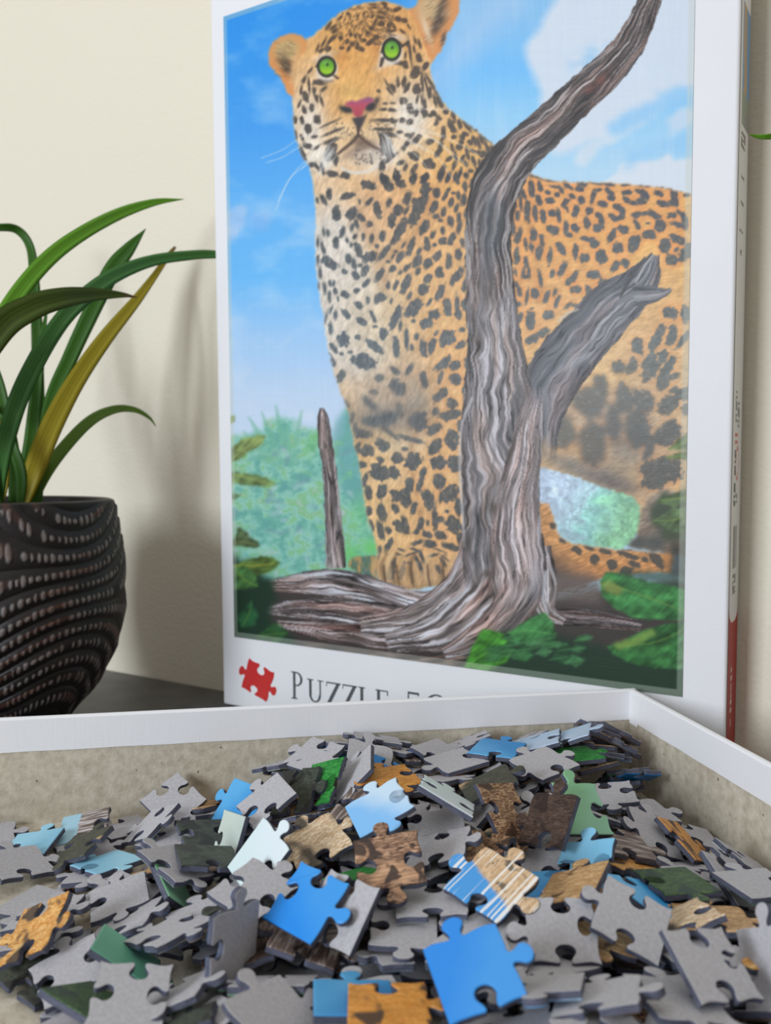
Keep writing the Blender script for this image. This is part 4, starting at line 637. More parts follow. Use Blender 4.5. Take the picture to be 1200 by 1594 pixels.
SEEN = [
    (-799, 2189, 86, 33, 21, -254), (-192, 2174, 172, 17, 22, 140), (-890, 2236, 47, 9, 8, -58), (221, 1970, 231, 13, 4, -133), (-32, 2230, 59, -9, -8, 302),
    (239, 2076, 222, 8, -8, 76), (66, 2115, 179, -17, -13, -136), (-909, 2830, 72, 6, -19, -233), (471, 1713, 247, 5, 12, -248), (-497, 1997, 138, -46, -15, 153),
    (743, 2687, 209, -40, 13, -296), (-722, 2393, 104, -5, -39, -4), (-494, 2339, 147, 15, -16, -113), (271, 2521, 271, 6, -2, -203), (431, 1623, 274, 5, 7, 175),
    (-509, 2364, 77, 7, 12, -179), (-444, 1803, 164, -38, -22, 165), (-719, 2035, 50, -18, -8, 93), (-258, 2237, 70, 0, 0, 280), (397, 2046, 194, -1, -27, -272),
    (-253, 1933, 148, -2, -21, -166), (-1066, 2633, 32, 0, 0, -41), (653, 2217, 121, -5, 18, 14), (548, 2166, 228, 30, -28, 289), (242, 2121, 32, 0, 0, 134),
    (441, 2575, 171, 6, -38, 103), (-45, 1903, 172, 8, 0, 24), (774, 2060, 206, -16, 2, 196), (-402, 1868, 148, 8, -42, -86), (-256, 2000, 169, -36, 28, 145),
    (-392, 2073, 88, -28, 9, 289), (-980, 2474, 85, -5, -19, -5), (-1042, 3005, 32, 0, 0, -256), (140, 2203, 128, 14, 31, -165), (135, 2511, 224, -1, -5, -85),
    (-737, 2990, 88, -20, 1, 265), (-375, 2181, 124, -40, -7, 183), (-931, 2799, 52, -12, -10, 0), (-794, 2608, 73, 17, 11, -45), (1067, 2997, 105, 42, -2, 311),
    (-68, 2796, 278, 21, 14, -199), (953, 3368, 171, -49, 57, 198), (-972, 2371, 70, -26, 0, 161), (-29, 3395, 312, 0, 25, 165), (436, 2199, 134, 22, 20, 21),
    (758, 2568, 180, -3, 27, 82), (924, 2522, 157, 12, 37, 73), (913, 3508, 270, -31, 44, 4), (514, 1775, 184, 52, -27, 92), (953, 3603, 279, -30, 50, 6),
    (-730, 2692, 47, 8, -10, 5), (668, 3119, 225, 51, 24, 68), (1141, 2682, 146, 43, 44, 167), (-787, 2424, 32, 0, 0, -255), (-233, 2315, 132, -19, -53, 240),
    (760, 2154, 125, 34, 24, 218), (6, 2398, 202, 1, -6, -115), (643, 2012, 41, 9, -5, -106), (652, 2237, 52, -18, 5, 107), (-49, 2577, 183, 8, 17, 14),
    (773, 2172, 32, 0, 0, -268), (299, 2326, 173, -35, -76, -271), (1017, 2721, 112, -22, -19, -197), (201, 3083, 269, -22, 5, 81), (-359, 3029, 97, 9, 11, -18),
    (-135, 2261, 217, 12, -5, 11), (50, 1709, 223, -15, 36, 190), (-285, 2908, 193, -45, -1, 80), (543, 2057, 55, 6, -9, -58), (-62, 2690, 233, -23, 19, 24),
    (50, 3372, 281, -18, 8, -54), (-361, 2351, 195, 11, -14, -127), (339, 3480, 277, 13, -42, -153), (315, 2520, 195, 14, -25, 187), (148, 3336, 253, -19, -9, -135),
    (-611, 2004, 42, -3, -11, -59), (559, 3211, 173, -46, -38, -118), (403, 3470, 181, -54, 72, 297), (-350, 2902, 64, 2, 12, -31), (773, 3541, 258, -37, 35, 108),
    (877, 3584, 291, 3, 59, 137), (850, 1958, 122, -30, 66, 206), (415, 2967, 218, 31, -33, -117), (787, 3003, 142, -17, -5, -186), (879, 2145, 151, 2, 12, -232),
    (132, 2982, 264, 5, -38, -284), (347, 2053, 112, -51, -7, -12), (-418, 2329, 140, -8, -21, 112), (-91, 1988, 60, 27, 1, 219), (855, 3501, 239, -47, 5, -40),
    (945, 3443, 149, -56, 44, 162), (1052, 2272, 170, 15, -26, -305), (988, 2891, 54, -15, 9, 82), (-268, 3227, 104, 1, -8, 134), (164, 3161, 176, -40, -4, 260),
    (800, 3383, 195, -51, 21, 189), (689, 2442, 154, 7, -6, 34), (-678, 3285, 87, -30, 23, 247), (899, 1859, 103, -30, -9, -298), (-96, 2856, 41, -14, -3, -271),
    (-383, 3296, 248, -40, 18, 233), (461, 2241, 202, -21, 32, -90), (837, 3426, 246, -43, -19, -153), (474, 3280, 215, -39, -28, 112), (1038, 2122, 218, -2, -23, 265),
    (369, 1880, 137, -16, 37, 184), (142, 2218, 82, -4, 7, -160), (445, 2465, 51, 0, 0, 118), (987, 2548, 94, 4, 20, -159), (-353, 2851, 175, -31, -31, -56),
    (-680, 3249, 71, -21, -20, -29), (436, 2606, 109, 37, -2, -154), (536, 2763, 236, 8, 71, -237), (687, 1937, 196, -9, -38, -286), (-452, 3125, 62, -25, 5, 310),
    (422, 3056, 115, -48, -29, 256), (212, 2819, 237, 20, 29, 178), (344, 3379, 234, -2, -36, -32), (713, 2891, 215, 24, 47, 216), (742, 3476, 206, -5, 58, 250),
    (-659, 2739, 107, 23, -47, -282), (-1069, 2315, 32, 0, 0, 108), (970, 1977, 248, 3, -8, 17), (-553, 2694, 114, -20, -30, -25), (1048, 2589, 73, 19, 1, 102),
    (239, 2575, 181, 25, -3, -18), (321, 2031, 171, -9, -22, -176), (47, 3253, 63, 4, -18, -211), (61, 3235, 103, -18, -14, 205), (94, 3150, 221, 1, -2, 280),
    (504, 1915, 130, -56, -21, -210), (471, 3306, 180, -15, -43, -8), (434, 2489, 32, 0, 0, 22), (112, 3194, 133, -18, -14, 214), (788, 2309, 179, 3, -4, -195),
    (-683, 2853, 44, 4, -13, 66), (-187, 3016, 209, -51, 17, 222), (233, 2296, 155, -68, -46, -266), (-522, 2909, 32, 0, 0, 260), (887, 3382, 120, -63, -6, 18),
    (225, 2596, 250, -5, -5, 209), (968, 2668, 58, 6, 7, 185), (-175, 3327, 289, -19, 21, 132), (20, 3228, 241, 0, -1, 250), (-406, 2459, 45, 12, -1, 49),
    (301, 1951, 87, -31, -29, -162), (368, 3087, 261, 26, -23, -132), (-334, 3330, 200, -16, 20, 153), (905, 2217, 46, -4, 12, 6), (-115, 3254, 267, -2, 13, 270),
    (-230, 1943, 58, 15, 14, 41), (-274, 2180, 51, 0, 0, 268), (974, 3189, 87, -33, -2, -192), (-199, 2569, 109, 2, 30, 71), (718, 2752, 154, -36, 14, -305),
    (102, 2854, 145, -7, -13, -21), (1014, 2929, 91, 40, 22, 306), (-60, 2793, 145, -2, -25, -60), (843, 2715, 85, -3, 1, -211), (809, 3291, 102, -20, 63, 248),
    (-382, 2685, 138, 15, -51, -210), (-203, 2927, 130, -16, -9, 152), (461, 2891, 205, 46, -21, -187), (335, 3028, 213, 63, 5, -294), (708, 2149, 90, -15, 2, -40),
    (1174, 2456, 77, -7, 21, -62), (1121, 2651, 130, -41, 42, -137), (1055, 2774, 32, 0, 0, -276), (575, 2838, 154, 12, 0, -14), (480, 2903, 179, -72, -21, 290),
    (-545, 1867, 72, -1, 2, -180), (486, 1682, 171, 46, 19, -118), (-48, 2433, 140, -53, 12, -168), (-333, 1841, 111, -35, -15, 131), (778, 2851, 122, -17, 12, -275),
    (-174, 3379, 299, -28, 1, -26), (1019, 2319, 135, -17, -13, -8), (180, 2271, 47, -5, 13, 185), (881, 3050, 89, 4, 21, -3), (437, 2303, 92, 26, -11, -117),
    (343, 3059, 42, 4, 8, 61), (561, 3522, 271, 1, -48, -126), (430, 3497, 143, 2, -71, -194), (-139, 2513, 120, -11, 27, -21), (440, 2282, 65, -8, -30, 172),
    (-188, 2452, 58, 0, 25, 155), (560, 2288, 200, 11, 26, 140), (-25, 2221, 32, 0, 0, 253), (-143, 3343, 106, -37, 48, 138), (-156, 2722, 208, -5, 43, 225),
    (1, 1795, 126, 33, 8, -272), (-143, 2546, 70, 3, 30, 68), (-448, 2431, 64, 10, -9, 172), (816, 2334, 112, -4, 37, 161), (-317, 2589, 78, 7, 29, 222),
    (-420, 3120, 151, 53, -1, -264), (182, 2525, 117, -34, 27, 92), (-719, 3063, 65, -14, -10, 120), (-49, 2938, 232, -8, -58, 27), (-256, 3284, 232, -23, 1, -11),
    (-480, 3248, 96, -16, -43, 45),
]
DEEP = [
    (-426, 1293, 32, 0, 0, 192), (457, 2824, 32, 0, 0, 254), (1301, 1797, 32, 0, 0, 206), (-231, 2685, 32, 0, 0, -120), (1086, 2455, 32, 0, 0, -2),
    (-280, 2234, 32, 0, 0, -140), (1017, 3177, 32, 0, 0, 140), (556, 2685, 47, -18, 5, -293), (582, 1524, 32, 0, 0, 25), (-104, 1413, 32, 0, 0, -68),
    (-703, 3151, 32, 0, 0, -52), (116, 3100, 32, 0, 0, 218), (-478, 1874, 32, 0, 0, 130), (727, 2556, 44, -8, 10, -144), (-132, 3175, 32, 0, 0, 313),
    (953, 1676, 32, 0, 0, 299), (638, 3104, 32, 0, 0, 288), (-449, 2600, 32, 0, 0, 177), (758, 2611, 62, 14, 6, 217), (1194, 2217, 32, 0, 0, 203),
    (-180, 1731, 32, 0, 0, -153), (559, 2700, 86, 5, -10, -182), (388, 1333, 32, 0, 0, 65), (119, 2824, 41, 16, -1, 303), (129, 1443, 41, 2, 10, -37),
    (597, 1697, 44, -10, 5, 130), (-75, 2944, 62, -4, -34, -260), (752, 1477, 45, 11, 9, 233), (-440, 1833, 51, 0, 0, -103), (1034, 1536, 47, 9, -13, 208),
    (892, 3546, 32, 0, 0, -136), (1108, 2287, 53, -3, 0, -191), (484, 1373, 51, 0, 0, 43), (1195, 1822, 51, 0, 0, 308), (143, 2723, 57, -7, 15, -224),
    (-472, 1511, 32, 0, 0, -98), (927, 1850, 44, -1, 14, 259), (-476, 1450, 51, 0, 0, 210), (346, 1840, 32, 0, 0, 250), (1169, 2161, 69, 0, 30, -158),
    (407, 2746, 80, -8, -28, -9), (1056, 1907, 66, -4, -6, 68), (152, 3273, 44, -13, 10, 184), (654, 3242, 46, -10, -11, -213), (1122, 1569, 70, 7, 11, -126),
    (451, 1608, 62, -13, -20, 93), (622, 2548, 105, -5, -51, 255), (204, 1839, 48, 15, -6, -234), (-183, 1658, 51, 0, 0, -175), (784, 1748, 69, -2, -3, 110),
    (767, 1836, 88, -4, -2, 181), (-208, 3305, 46, -6, 15, 234), (713, 3154, 74, -5, 11, 66), (20, 1713, 63, 0, 27, -173), (-360, 3277, 60, 22, -16, -97),
    (387, 1853, 72, -21, 18, -7), (629, 3466, 42, -11, -1, 21), (695, 3152, 97, 7, 14, 245), (-327, 2939, 42, 10, 7, 126), (181, 1652, 66, 2, -9, 253),
    (518, 3209, 88, 29, -60, -218), (-324, 1526, 70, 0, 0, -118), (84, 1858, 85, 3, 31, 227), (-272, 1614, 88, 0, 0, -254), (-207, 1714, 107, -12, -2, -242),
    (600, 2500, 127, 34, -32, 173), (87, 2373, 84, -38, 39, 174), (245, 1541, 75, 39, -9, 198), (226, 1502, 96, 32, 16, 68), (263, 2803, 92, -25, -7, -26),
    (12, 2814, 100, 17, -8, 260), (-51, 1660, 132, 25, -2, -7), (1118, 1964, 89, -8, 1, 218), (209, 2876, 110, -22, -22, -250), (95, 1679, 165, 13, -7, 151),
    (472, 3199, 141, -47, -37, -97), (-469, 1580, 91, -17, -20, 175), (596, 2889, 80, 38, 39, 307), (-370, 3315, 116, -6, -52, -8), (621, 2925, 126, 17, 3, 203),
    (129, 1582, 171, 6, 16, -193), (134, 1504, 181, 14, -10, 179), (1292, 1874, 93, 7, 35, -137), (281, 2778, 155, -51, -1, -245), (-37, 1579, 187, 56, -10, -252),
    (-353, 1379, 89, 19, -37, 244), (977, 2313, 85, -38, 43, 295), (-334, 1641, 149, -1, -25, 74), (1011, 1749, 110, 25, 9, 285), (1301, 1683, 73, -18, 39, -190),
    (187, 3379, 66, -31, 3, -88), (986, 1544, 101, 28, 37, -224), (1263, 1569, 87, 36, 16, 88), (599, 3396, 104, -34, 35, 174), (962, 2015, 116, -44, 50, 171),
    (1273, 1551, 106, 21, 31, -25), (909, 1536, 118, 36, 9, -87), (1229, 1715, 161, -44, -30, -302), (642, 1569, 93, -1, 29, -41), (189, 2818, 210, 46, 32, 293),
    (719, 1693, 154, -26, 70, -280), (-402, 2474, 133, 15, -24, 23), (944, 1775, 188, 66, 21, 281), (573, 3500, 82, -35, -30, -129), (995, 3244, 110, -40, 16, -162),
    (119, 1473, 223, 41, 26, -55), (-230, 2727, 186, 22, 40, 281), (999, 1629, 190, 45, 13, 115), (959, 1711, 255, 8, 39, -105), (-438, 3138, 171, -32, -32, 197),
    (-94, 1317, 51, 0, 0, -45), (518, 1467, 122, -16, -67, 259), (-6, 3194, 135, -46, -50, 156), (446, 3486, 93, -75, 19, 255), (1248, 1893, 155, -25, 8, -185),
    (-407, 1285, 84, 30, 15, -72), (1011, 2104, 192, 14, -11, 67), (-138, 1575, 200, 11, -9, -18), (267, 1657, 208, -5, 8, 120), (695, 1509, 172, 58, -35, 232),
    (707, 1561, 222, 59, -16, 183), (321, 3410, 249, -7, -37, -12), (351, 1434, 164, 48, -75, 274), (1176, 1770, 208, 7, 28, 138), (-136, 1599, 224, 15, -4, -99),
    (1292, 1876, 186, -4, 38, 120), (361, 1573, 246, -27, 29, -49), (1070, 2014, 237, 7, -7, -59), (608, 3493, 193, -47, 7, -111), (-216, 1344, 143, 49, -57, 185),
    (1178, 1613, 214, 45, -57, 240), (1279, 1906, 229, 26, 45, 160), (1309, 1762, 248, -57, 32, -268), (-374, 1582, 168, 47, 4, -266), (-126, 1350, 173, 43, -66, 212),
    (-355, 1560, 198, -14, -36, 130), (1189, 2401, 147, 65, 52, 249),
]
LANDMARKS = [(0, 'the large front blue piece'), (1, 'the middle bright blue piece'), (3, 'the steep dark grey piece'), (4, 'the two knobbed bottom grey piece'), (5, 'the large lower left piece'), (9, 'the left spotted fur piece'), (12, 'the half sky half bark piece'), (13, 'the leaning left grey slab'), (14, 'the grey piece on the back wall'), (15, 'the mid blue back piece'), (18, 'the palest standing grey piece'), (19, 'the vivid leaf-green piece'), (24, 'the cloud-and-sky piece'), (25, 'the icy white piece'), (27, 'the mottled brown piece'), (31, 'the mint white slab'), (35, 'the whiskered piece'), (36, 'the dark brown bark piece'), (37, 'the pale green piece'), (38, 'the light blue right piece'), (41, 'the three notched grey piece'), (44, 'the big lower right piece'), (53, 'the star shaped grey piece'), (55, 'the light grey back star'), (66, 'the large grey left piece'), (11, 'the dark olive streaked piece'), (72, 'the bottom spotted orange piece'), (59, 'the back corner green piece'), (46, 'the cream fur right piece'), (75, 'the stacked bottom grey piece')]
# ---------------------------------------------------------------- the box lid standing against the wall
PH_, AL_ = .53956, -.01968
LU = Vector((math.cos(PH_), -math.sin(PH_), 0)); nb = Vector((math.sin(PH_), math.cos(PH_), 0)); zz = Vector((0, 0, 1))
LV = zz*math.cos(AL_)+nb*math.sin(AL_); LN = nb*math.cos(AL_)-zz*math.sin(AL_); LO = Vector((-.09335, .50253, 0))
LM = Matrix(((LU.x, LN.x, LV.x, LO.x), (LU.y, LN.y, LV.y, LO.y), (LU.z, LN.z, LV.z, LO.z), (0, 0, 0, 1)))   # x width, y depth, z up
LW, LH, LD = .27452, .4035, .0228
lid = empty('puzzle_box', LM, 'white puzzle box lid standing upright, printed with a leopard picture', 'box lid')
front = bm_obj('front_panel', box((0, 0, .0004), (LW, .0034, LH), .0016, 4), M_PAPER, lid, True)
for lo, hi in (((0, .0026, .0004), (.002, LD, LH)), ((LW-.002, .0026, .0004), (LW, LD, LH)), ((.002, .0026, .0004), (LW-.002, LD, .0024)), ((.002, .0026, LH-.002), (LW-.002, LD, LH))):
    sp_ = bm_obj('side_panel', box(lo, hi, .0004, 2), M_PAPER, lid)
    if lo[0] > .1 and hi[0] == LW: side_r = sp_
def vcol_material(name, rough, spec, coat=0):
    m = N(name, rough, spec); a = m.n('ShaderNodeAttribute', attribute_name='ink'); m.base(a.outputs['Color'])
    if coat: m.b.inputs['Coat Weight'].default_value = coat; m.b.inputs['Coat Roughness'].default_value = .35
    wx = m.noise(m.coord((1800, 1800, 60)), 1, 2); wz = m.noise(m.coord((60, 60, 1800)), 1, 2)
    ad = m.n('ShaderNodeMath', operation='ADD'); m.l(wx, ad.inputs[0]); m.l(wz, ad.inputs[1]); m.bump(ad.outputs[0], .18, .0003)
    return m.m
M_INK = vcol_material('printed_picture_ink', INK_ROUGH, INK_SPEC)
def sheet(name, P, cols, parent, mat):
    """a flat printed sheet: P (r, c, 3) points, cols (r, c, 3) srgb 0..1"""
    r, c = P.shape[:2]
    i = np.arange(r*c).reshape(r, c)
    q = np.stack([i[:-1, :-1], i[:-1, 1:], i[1:, 1:], i[1:, :-1]], -1).reshape(-1, 4)
    me = bpy.data.meshes.new(name)
    me.vertices.add(r*c); me.vertices.foreach_set('co', P.astype(np.float32).ravel())
    me.loops.add(q.size); me.loops.foreach_set('vertex_index', q.astype(np.int32).ravel())
    me.polygons.add(len(q)); me.polygons.foreach_set('loop_start', np.arange(0, q.size, 4, dtype=np.int32))
    me.update(calc_edges=True)
    at = me.color_attributes.new('ink', 'FLOAT_COLOR', 'POINT')
    l = np.where(cols <= .04045, cols/12.92, ((cols+.055)/1.055)**2.4)
    at.data.foreach_set('color', np.concatenate([l.reshape(-1, 3), np.ones((r*c, 1))], 1).astype(np.float32).ravel())
    me.materials.append(mat)
    o = bpy.data.objects.new(name, me); COL.objects.link(o); o.parent = parent; return o
# the picture: the painting is laid on the print's own plane (width s, height t in metres on the lid)
NS, NT = 530, 740
S, T_ = np.meshgrid(np.linspace(.0094, .2571, NS), np.linspace(.0408, .3818, NT))
hA = [1701.93361, -96.77792, 347.65566, -720.8421, -2790.69288, 1097.02729, -1.00782, -0.13575]
den = hA[6]*S+hA[7]*T_+1
gx_ = np.clip(((hA[0]*S+hA[1]*T_+hA[2])/den-OX)/ST, 0, PW-1.001); gy_ = np.clip(((hA[3]*S+hA[4]*T_+hA[5])/den-OY)/ST, 0, PH-1.001)
ix, iy = gx_.astype(int), gy_.astype(int); fx, fy = (gx_-ix)[..., None], (gy_-iy)[..., None]
pic = (IMG[iy, ix]*(1-fx)+IMG[iy, ix+1]*fx)*(1-fy)+(IMG[iy+1, ix]*(1-fx)+IMG[iy+1, ix+1]*fx)*fy
edge = np.minimum(np.minimum(S-.0094, .2571-S), np.minimum((T_-.0408)*.8, .3818-T_))
k = (.42*np.clip((.0024-edge)/.0003+.5, 0, 1))[..., None]
pic = pic*(1-k)+np.array((.80, .82, .78))*k
pic = np.clip((pic-PIC_LIFT)*PIC_GAIN, .004, 1)
sheet('printed_picture', np.stack([S, S*0-.0003, T_], -1), pic, front, M_INK)
del IMG, XX, YY, fur, BODY, SPOT
# side panel print: picture strip, grey notes, barcode, red band
D, T2 = np.meshgrid(np.linspace(.0018, LD, 46), np.linspace(.002, .34, 680))
sd = np.ones(D.shape+(3,))*np.array((.90, .90, .90))
def put(m, c): sd[:] = np.where(m[..., None], np.array(c)/255, sd)
pm = (D > .0062) & (T2 > .277) & (T2 < .325)
wv = .5*np.sin(T2*260)+np.sin(T2*90)
put(pm, (120, 160, 200)); put(pm & (np.abs(D-.0115-.0012*wv) < .0032), (190, 160, 120)); put(pm & (T2 < .29), (150, 160, 140)); put(pm & (T2 < .283) & (D > .012), (150, 150, 146))
rg = np.random.default_rng(3)
for t0, t1, d0, d1, c in [(.268, .2745, .006, .016, (120, 116, 110)), (.256, .2575, .008, .015, (128, 124, 118)), (.2455, .247, .008, .015, (128, 124, 118)), (.2345, .236, .007, .015, (128, 124, 118)), (.226, .2275, .009, .014, (140, 136, 130)), (.157, .17, .007, .011, (140, 138, 136)), (.155, .166, .0125, .0165, (134, 132, 130)), (.1345, .1455, .0065, .0105, (110, 110, 112)), (.122, .132, .006, .011, (112, 110, 110)), (.1225, .127, .0125, .0145, (96, 94, 96)), (.085, .0935, .008, .015, (140, 138, 136))]:
    m_ = (T2 > t0) & (T2 < t1) & (D > d0) & (D < d1)
    put(m_ & (np.sin(T2*2600)+np.sin(T2*900+D*500) > -.5), c)
put((T2 > .148) & (T2 < .1525) & (D > .0065) & (D < .0135) & (np.abs((T2-.15025)*1000) > .6), (214, 130, 124))
put((np.hypot((D-.0135)/1.0, (T2-.140)/2.2) < .0034) & (np.hypot((D-.0135)/1.0, (T2-.140)/2.2) > .0026), (210, 120, 116))
put((T2 > .0958) & (T2 < .114) & (D > .0075) & (D < .0165) & (np.sin(D*4200)+.6*np.sin(D*9300) > -.1), (84, 84, 86))
put(T2 < .0785-.0058*np.sqrt(np.clip(1-((D-.0125)/.0102)**2, 0, 1)), (170, 48, 44))
for j, (t0, kind) in enumerate([(.0525, 0), (.049, 2), (.0450, 1), (.0415, 1), (.0385, 2), (.0350, 2), (.0295, 1)]):
    put((np.abs(T2-t0) < (.0010, .0015, .0011)[kind]) & (np.abs(D-.0102) < (.0012, .0009, .002)[kind]) & ((kind != 2) | (np.abs(np.hypot(D-.0102, T2-t0)-.0011) < .0007)), (232, 214, 206))
sheet('side_print', np.stack([D*0+LW+.0002, D, T2], -1), sd*.97, side_r, M_INK)

# ---------------------------------------------------------------- puzzle outlines
TAB = [(0, 0), (.14, .022), (.30, .012), (.395, .0), (.425, .035), (.405, .10), (.365, .165), (.375, .235), (.43, .285), (.5, .298), (.57, .285), (.625, .235), (.635, .165), (.595, .10), (.575, .035), (.605, .0), (.70, .012), (.86, .022), (1, 0)]
def side_curve(kind, rnd, n=2):
    """points from (0,0) towards (1,0), outwards is +y"""
    if kind == 'F': return [(x, 0) for x in (0, .25, .5, .75)]
    sh = rnd.uniform(-.06, .06); sc = rnd.uniform(.86, 1.06); sk = rnd.uniform(-.12, .12); bow = rnd.uniform(-.035, .035); wd = rnd.uniform(.9, 1.12)
    p = []
    for x, y in TAB:
        core = math.exp(-((x-.5)/.30)**4)
        X = .5+(x-.5)*(1+(wd-1)*core)+sh*core+sk*max(y-.03, 0); Y = y*(sc if y > .03 else 1)+bow*math.sin(math.pi*x)*(1-core)
        p.append((X, Y if kind == 'T' else -Y))
    q = [(-p[1][0], -p[1][1])]+p+[(2-p[-2][0], -p[-2][1])]; o = []
    for i in range(1, len(q)-2):
        a, b, c, d = [np.array(q[j]) for j in (i-1, i, i+1, i+2)]
        for t in np.linspace(0, 1, n, endpoint=False):
            o.append(tuple(.5*((2*b)+(c-a)*t+(2*a-5*b+4*c-d)*t*t+(3*b-a-3*c+d)*t**3)))
    return o
def outline(sides, rnd, L=.0176, n=2):
    """clockwise seen from above, from the top left corner"""
    pts = []
    cs = [(-1, 1), (1, 1), (1, -1), (-1, -1)]
    for k in range(4):
        a = np.array(cs[k])*L/2; b = np.array(cs[(k+1) % 4])*L/2; d = b-a; nrm = np.array((-d[1], d[0]))
        pts += [a+d*x+nrm*y for x, y in side_curve(sides[k], rnd, n)]
    return np.array(pts)
def inset(p, d):
    e = np.roll(p, -1, 0)-np.roll(p, 1, 0); e /= np.linalg.norm(e, axis=1)[:, None]+1e-12
    return p+np.stack([e[:, 1], -e[:, 0]], 1)*d
def layer(name, p, levels, caps, mats):
    """stack of outlines; levels (inset, z, material of the band below); caps (bottom material, top material)"""
    n = len(p); V = []; F = []; FM = []
    for d, z, mi in levels: V += [(*q, z) for q in inset(p, d)]
    for k in range(len(levels)-1):
        for i in range(n):
            j = (i+1) % n; F.append((k*n+i, k*n+j, (k+1)*n+j, (k+1)*n+i)[::-1]); FM.append(levels[k+1][2])
    F.append(tuple(range(n))); FM.append(caps[0])
    o = (len(levels)-1)*n; F.append(tuple(range(o, o+n))[::-1]); FM.append(caps[1])
    me = bpy.data.meshes.new(name); me.from_pydata(V, [], F); me.polygons.foreach_set('material_index', FM)
    for m in mats: me.materials.append(m)
    me.update(); return me
TH = .0019
# ---------------------------------------------------------------- lid lettering and mark
M_RED = N('red_print', .5, .3); M_RED.base(M_RED.mixc(M_RED.ramp(M_RED.noise(M_RED.coord(), 60, 1), BW), lin((190, 30, 36)), lin((204, 62, 56)))); M_RED = M_RED.m
M_TYPE = N('grey_lettering', .5, .3); M_TYPE.base(lin((84, 88, 92))); M_TYPE = M_TYPE.m
rr = random.Random(5); op = outline('BTBT', rr, .0185)
a = math.radians(-19); op = op @ np.array(((math.cos(a), math.sin(a)), (-math.sin(a), math.cos(a))))
V = [(.0258+x, -.0002, .0180+y) for x, y in op]+[(.0258+x, .0001, .0180+y) for x, y in op]; n = len(op)
mark = mesh_obj('puzzle_mark', V, [tuple(range(n))]+[(i, i+n, (i+1) % n+n, (i+1) % n) for i in range(n)], M_RED, front); mark['label'] = 'small red puzzle piece symbol'
def glyph(polys, s0, t0, w, h):
    V = []; F = []
    for pl in polys:
        b = len(V); V += [(s0+x*w, -.0002, t0+y*h) for x, y in pl]+[(s0+x*w, .0001, t0+y*h) for x, y in pl]; n = len(pl)
        F += [tuple(range(b, b+n))]+[(b+i, b+(i+1) % n, b+n+(i+1) % n, b+n+i) for i in range(n)]
    return V, F
def ringseg(cx, cy, rx, ry, a0, a1, wt, wn, n=14):
    """curved stroke, thick at the sides (wt) and thin at top and bottom (wn)"""
    o = []; q = []
    for i in range(n+1):
        t = math.radians(a0+(a1-a0)*i/n); c, s = math.cos(t), math.sin(t)
        o.append((cx+rx*c, cy+ry*s)); q.append((cx+(rx-wt)*c, cy+(ry-wn)*s))
    return [[o[i], o[i+1], q[i+1], q[i]] for i in range(n)]
R_ = lambda x0, y0, x1, y1: [(x0, y0), (x1, y0), (x1, y1), (x0, y1)]
GL = {'P': [R_(.16, 0, .34, 1), R_(.02, 0, .48, .04), R_(.02, .96, .34, 1)]+ringseg(.42, .74, .46, .26, -90, 90, .17, .05)+[R_(.3, .95, .44, 1), R_(.3, .48, .44, .53)],
      'U': [R_(.12, .3, .27, 1), R_(.0, .955, .38, 1), R_(.76, .3, .84, 1), R_(.64, .955, 1, 1)]+ringseg(.48, .34, .36, .34, 180, 360, .13, .06),
      'Z': [R_(.06, .94, .98, 1), R_(.02, 0, 1, .06), [(.72, .96), (.94, .96), (.30, .04), (.06, .04)], R_(.05, .8, .09, 1), R_(.95, 0, 1, .2)],
      'L': [R_(.16, 0, .38, 1), R_(.0, .955, .54, 1), R_(.0, 0, .98, .05), R_(.92, 0, .99, .24)],
      'E': [R_(.12, 0, .33, 1), R_(.0, 0, .98, .05), R_(.0, .95, .92, 1), R_(.33, .48, .72, .53), R_(.86, .8, .93, 1), R_(.92, 0, .99, .22), R_(.68, .4, .73, .62)],
      '5': [R_(.16, .92, .9, 1), R_(.14, .52, .22, 1), R_(.84, .88, .92, 1)]+ringseg(.42, .32, .48, .32, -150, 130, .17, .06),
      '0': ringseg(.5, .5, .5, .52, 0, 360, .16, .05, 26)}
V = []; F = []
for g, s0, w, hh in [('P', .0492, .0088, .0152), ('U', .0601, .0107, .0125), ('Z', .0722, .0098, .0125), ('Z', .0827, .0096, .0125), ('L', .0930, .0080, .0125), ('E', .1036, .0080, .0125), ('5', .1216, .0082, .0140), ('0', .1322, .0140, .0144), ('0', .1482, .0140, .0144)]:
    v, f_ = glyph(GL[g], s0, .0108, w, hh); b = len(V); V += v; F += [tuple(b+i for i in q) for q in f_]
mesh_obj('title_lettering', V, F, M_TYPE, front)

# ---------------------------------------------------------------- the open tray
PS = .18958
TC = Vector((.10569, .37356, 0)); tu = Vector((math.cos(PS), math.sin(PS), 0)); tg = Vector((math.sin(PS), -math.cos(PS), 0))
TM = Matrix(((-tu.x, tg.x, 0, TC.x), (-tu.y, tg.y, 0, TC.y), (0, 0, 1, 0), (0, 0, 0, 1)))   # x to the left, y to the viewer
TA_, TB_, TZ = .39, .262, .0431
tray = empty('puzzle_box_tray', TM, 'open cardboard box tray with white folded rims, full of loose puzzle pieces', 'box tray')
bm_obj('base_panel', box((-.0005, -.0005, 0), (TA_+.0005, TB_+.0005, .002)), M_CHIP, tray)
e = .0020; panels = []
for lo, hi in (((-e, -e, 0), (TA_+e, 0, TZ-.0003)), ((-e, TB_, 0), (TA_+e, TB_+e, TZ-.0003)), ((-e, 0, 0), (0, TB_, TZ-.0003)), ((TA_, 0, 0), (TA_+e, TB_, TZ-.0003))):
    panels.append(bm_obj('side_panel', box(lo, hi), M_CHIP, tray))
q = .00035; fl = .0131
